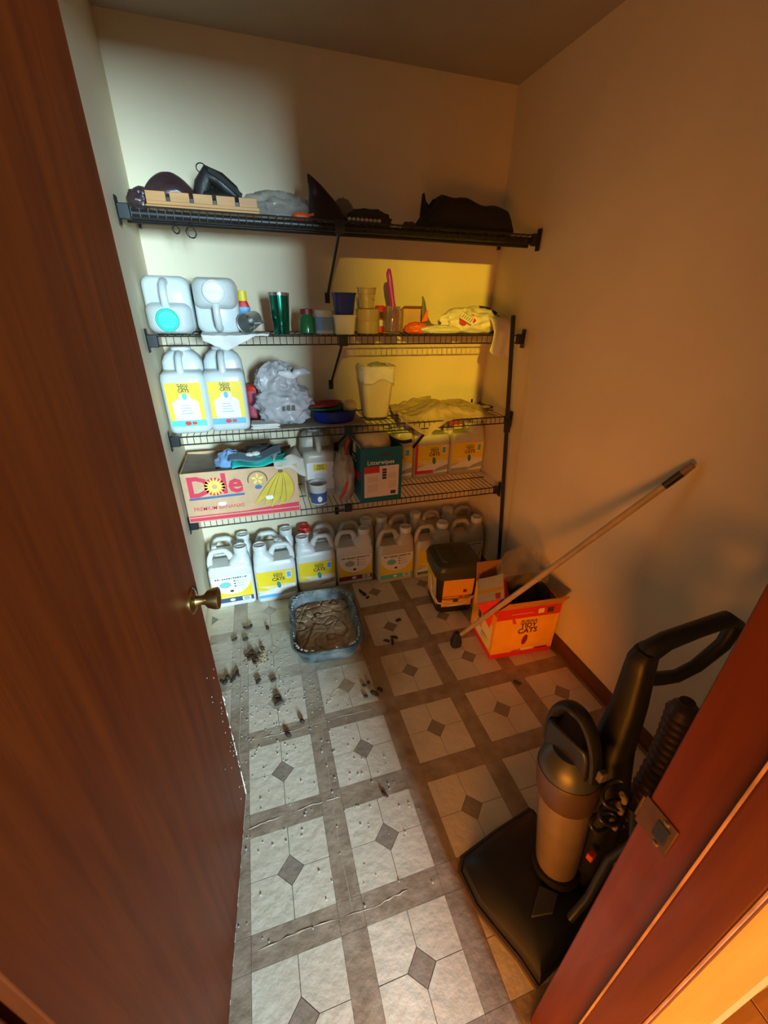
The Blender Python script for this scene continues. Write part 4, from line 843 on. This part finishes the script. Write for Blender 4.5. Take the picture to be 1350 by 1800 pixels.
# upright vacuum by the right jamb
t = thing('vacuum_cleaner', 'black upright vacuum cleaner with a grey dust canister by the door jamb', 'vacuum cleaner', (.70, .06, 0))
O = Vector((.70, .06, 0))
def W(x, y_, z): return Vector((x, y_, z))-O
VBK = mat('vacuum_black', (.006, .006, .007), .48, var=.2); VGR = mat('vacuum_canister', (.13, .10, .078), .3, var=.12, coat=.3); VBR = mat('vacuum_band', (.055, .032, .022), .4); VBL = mat('vacuum_slate', (.035, .04, .047), .4)
hp = [(.505, .165), (.485, .140), (.494, .060), (.520, .0), (.548, -.060), (.565, -.120), (.70, -.090), (.815, -.055), (.80, .08), (.782, .222), (.64, .197)]
hc = (.66, .06)
mb = MB(); mb.loft([[W(hc[0]+(x-hc[0])*k, hc[1]+(y_-hc[1])*k, z) for x, y_ in hp] for k, z in ((.97, .004), (1, .012), (1, .045), (.96, .062), (.80, .082), (.55, .092))], VBK); mb.build('floor_head', t, smooth=30)
mb = MB(); mb.tube([W(x, y_, .03) for x, y_ in ((.782, .226), (.64, .201), (.503, .170), (.481, .141), (.490, .058), (.517, -.003), (.545, -.063), (.562, -.122))], .010, mat('vacuum_bumper', (.035, .022, .02), .6), 8); mb.build('bumper', t)
mb = MB(); mb.loft([[W(x, y_, z+.0) for x, y_ in ((.60, -.02), (.66, -.03), (.70, .0), (.66, .03))] for z in (.086, .100)], VBL); mb.build('head_badge', t, bevel=.002)
A0, A1 = W(.738, .058, .085), W(.700, .098, .545); AX = (A1-A0)
def ring_on(u, r_, n=26, c=None):
    z = AX.normalized(); a = z.orthogonal().normalized(); b_ = z.cross(a); p_ = A0+AX*u
    return [p_+a*r_*math.cos(k*math.tau/n)+b_*r_*math.sin(k*math.tau/n) for k in range(n)]
MB().loft([ring_on(u, r_) for u, r_ in ((.0, .062), (.03, .066), (.08, .064))], VBK).build('canister_foot', t)
MB().loft([ring_on(u, r_) for u, r_ in ((.06, .054), (.12, .057), (.70, .066), (.76, .067))], VGR).build('dust_canister', t)
MB().loft([ring_on(u, r_) for u, r_ in ((.74, .070), (.76, .073), (.93, .076), (.95, .074))], VBR).build('canister_band', t)
MB().loft([ring_on(u, r_) for u, r_ in ((.94, .073), (.99, .070), (1.04, .060), (1.08, .044), (1.09, .01))], VBL).build('canister_lid', t)
c0 = A0+AX*1.02
zx = Vector((.976, .217, 0)); zy = Vector((-.217, .976, 0)); zz = AX.normalized()
MB().tube([c0+zy*.062*math.cos(a)+zz*(.0+.155*math.sin(a)**.8)-zx*.0 for a in [math.pi*k/18 for k in range(19)]], [.020]*19, VBK, 10, flat=.62).build('carry_handle', t)
mb = MB(); mb.loft([[c0+zy*(.06*s_)*k+zz*h+zx*o_*.03 for s_, o_ in ((-1, -1), (1, -1), (1, 1), (-1, 1))] for k, h in ((1, -.02), (.95, .07), (.8, .09))], VBK); mb.build('carry_handle_web', t, bevel=.006)
# spine and grip
def col_ring(c_, w_, d_): return [Vector(c_)+zx*x+zy*y_ for x, y_ in rrect(d_, w_, min(w_, d_)*.3, 3)]
MB().loft([col_ring(W(x, y_, z), w_, d_) for x, y_, z, w_, d_ in ((.815, .045, .07, .15, .09), (.815, .055, .25, .12, .10), (.812, .075, .42, .115, .10), (.815, .09, .56, .085, .085), (.825, .098, .70, .066, .066), (.826, .108, .80, .056, .058), (.828, .112, .835, .05, .06), (.838, .115, .852, .044, .05))], VBK).build('spine', t, smooth=40)
MB().tube([W(.826, .11, .80), W(.842, .113, .848), W(.88, .112, .868), W(.95, .106, .888), W(1.03, .10, .905), W(1.065, .097, .885), W(1.055, .096, .825), W(1.0, .098, .768), W(.95, .10, .748), W(.90, .104, .752), W(.845, .108, .765)], [.024, .024, .021, .019, .019, .018, .016, .015, .015, .016, .018], VBK, 12).build('grip', t, smooth=50)
hpts = []; hr = []
for k in range(64):
    u = k/63; hpts.append(W(lerp(.875, .945, u)+.03*math.sin(u*3.1), lerp(.02, .055, u), lerp(.25, .715, u))); hr.append((.036+.0035*math.sin(k*2.1))*(1 if u < .93 else max(.2, (1-u)/.07)**.5))
MB().tube(hpts, hr, mat('hose_rubber', (.030, .014, .014), .5), 14).build('hose', t, smooth=60)
MB().box(W(.752, -.004, .275), (.022, .016, .022), mat('orange_latch', (.75, .10, .01), .35), rot=(0, 0, .3)).build('release_button', t, bevel=.003)
MB().tube([W(.79, -.02, .50), W(.80, -.045, .40), W(.775, -.03, .30), W(.74, -.045, .16), W(.70, -.05, .09)], .011, VBL, 8).build('side_tube', t, smooth=60)
cw = MB()
cw.tube([W(.742+.03*math.cos(a), .012+.016*math.sin(a)-.02*math.sin(a/6), .56-.0085*a) for a in [k*.5 for k in range(40)]], .0055, mat('cord_black', (.02, .018, .016), .3), 7); cw.build('cord', t, smooth=60)
for z, sx in ((.575, 0), (.53, .005), (.46, .012)): MB().tube([W(.735+sx, -.014, z), W(.744+sx, -.020, z-.014), W(.748+sx, -.018, z-.03)], .0065, mat('cord_highlight_cream', (.40, .26, .12), .3), 7).build('cord_highlight', t, smooth=60)  # cream strokes: highlights on the cord wraps, put in as colour
MB().box(W(.705, .02, .60), (.02, .014, .03), mat('vacuum_switch', (.12, .10, .07), .4)).build('switch', t, bevel=.003)
for s_ in (-1, 1): MB().lathe([(.02, -.012), (.03, -.012), (.03, .012), (.02, .012)], VBK, 18).xform(Matrix.Translation(W(.80, .055, .032)+zy*.115*s_) @ Matrix.Rotation(R(12), 4, 'Z') @ Matrix.Rotation(math.pi/2, 4, 'X')).build('wheel', t)
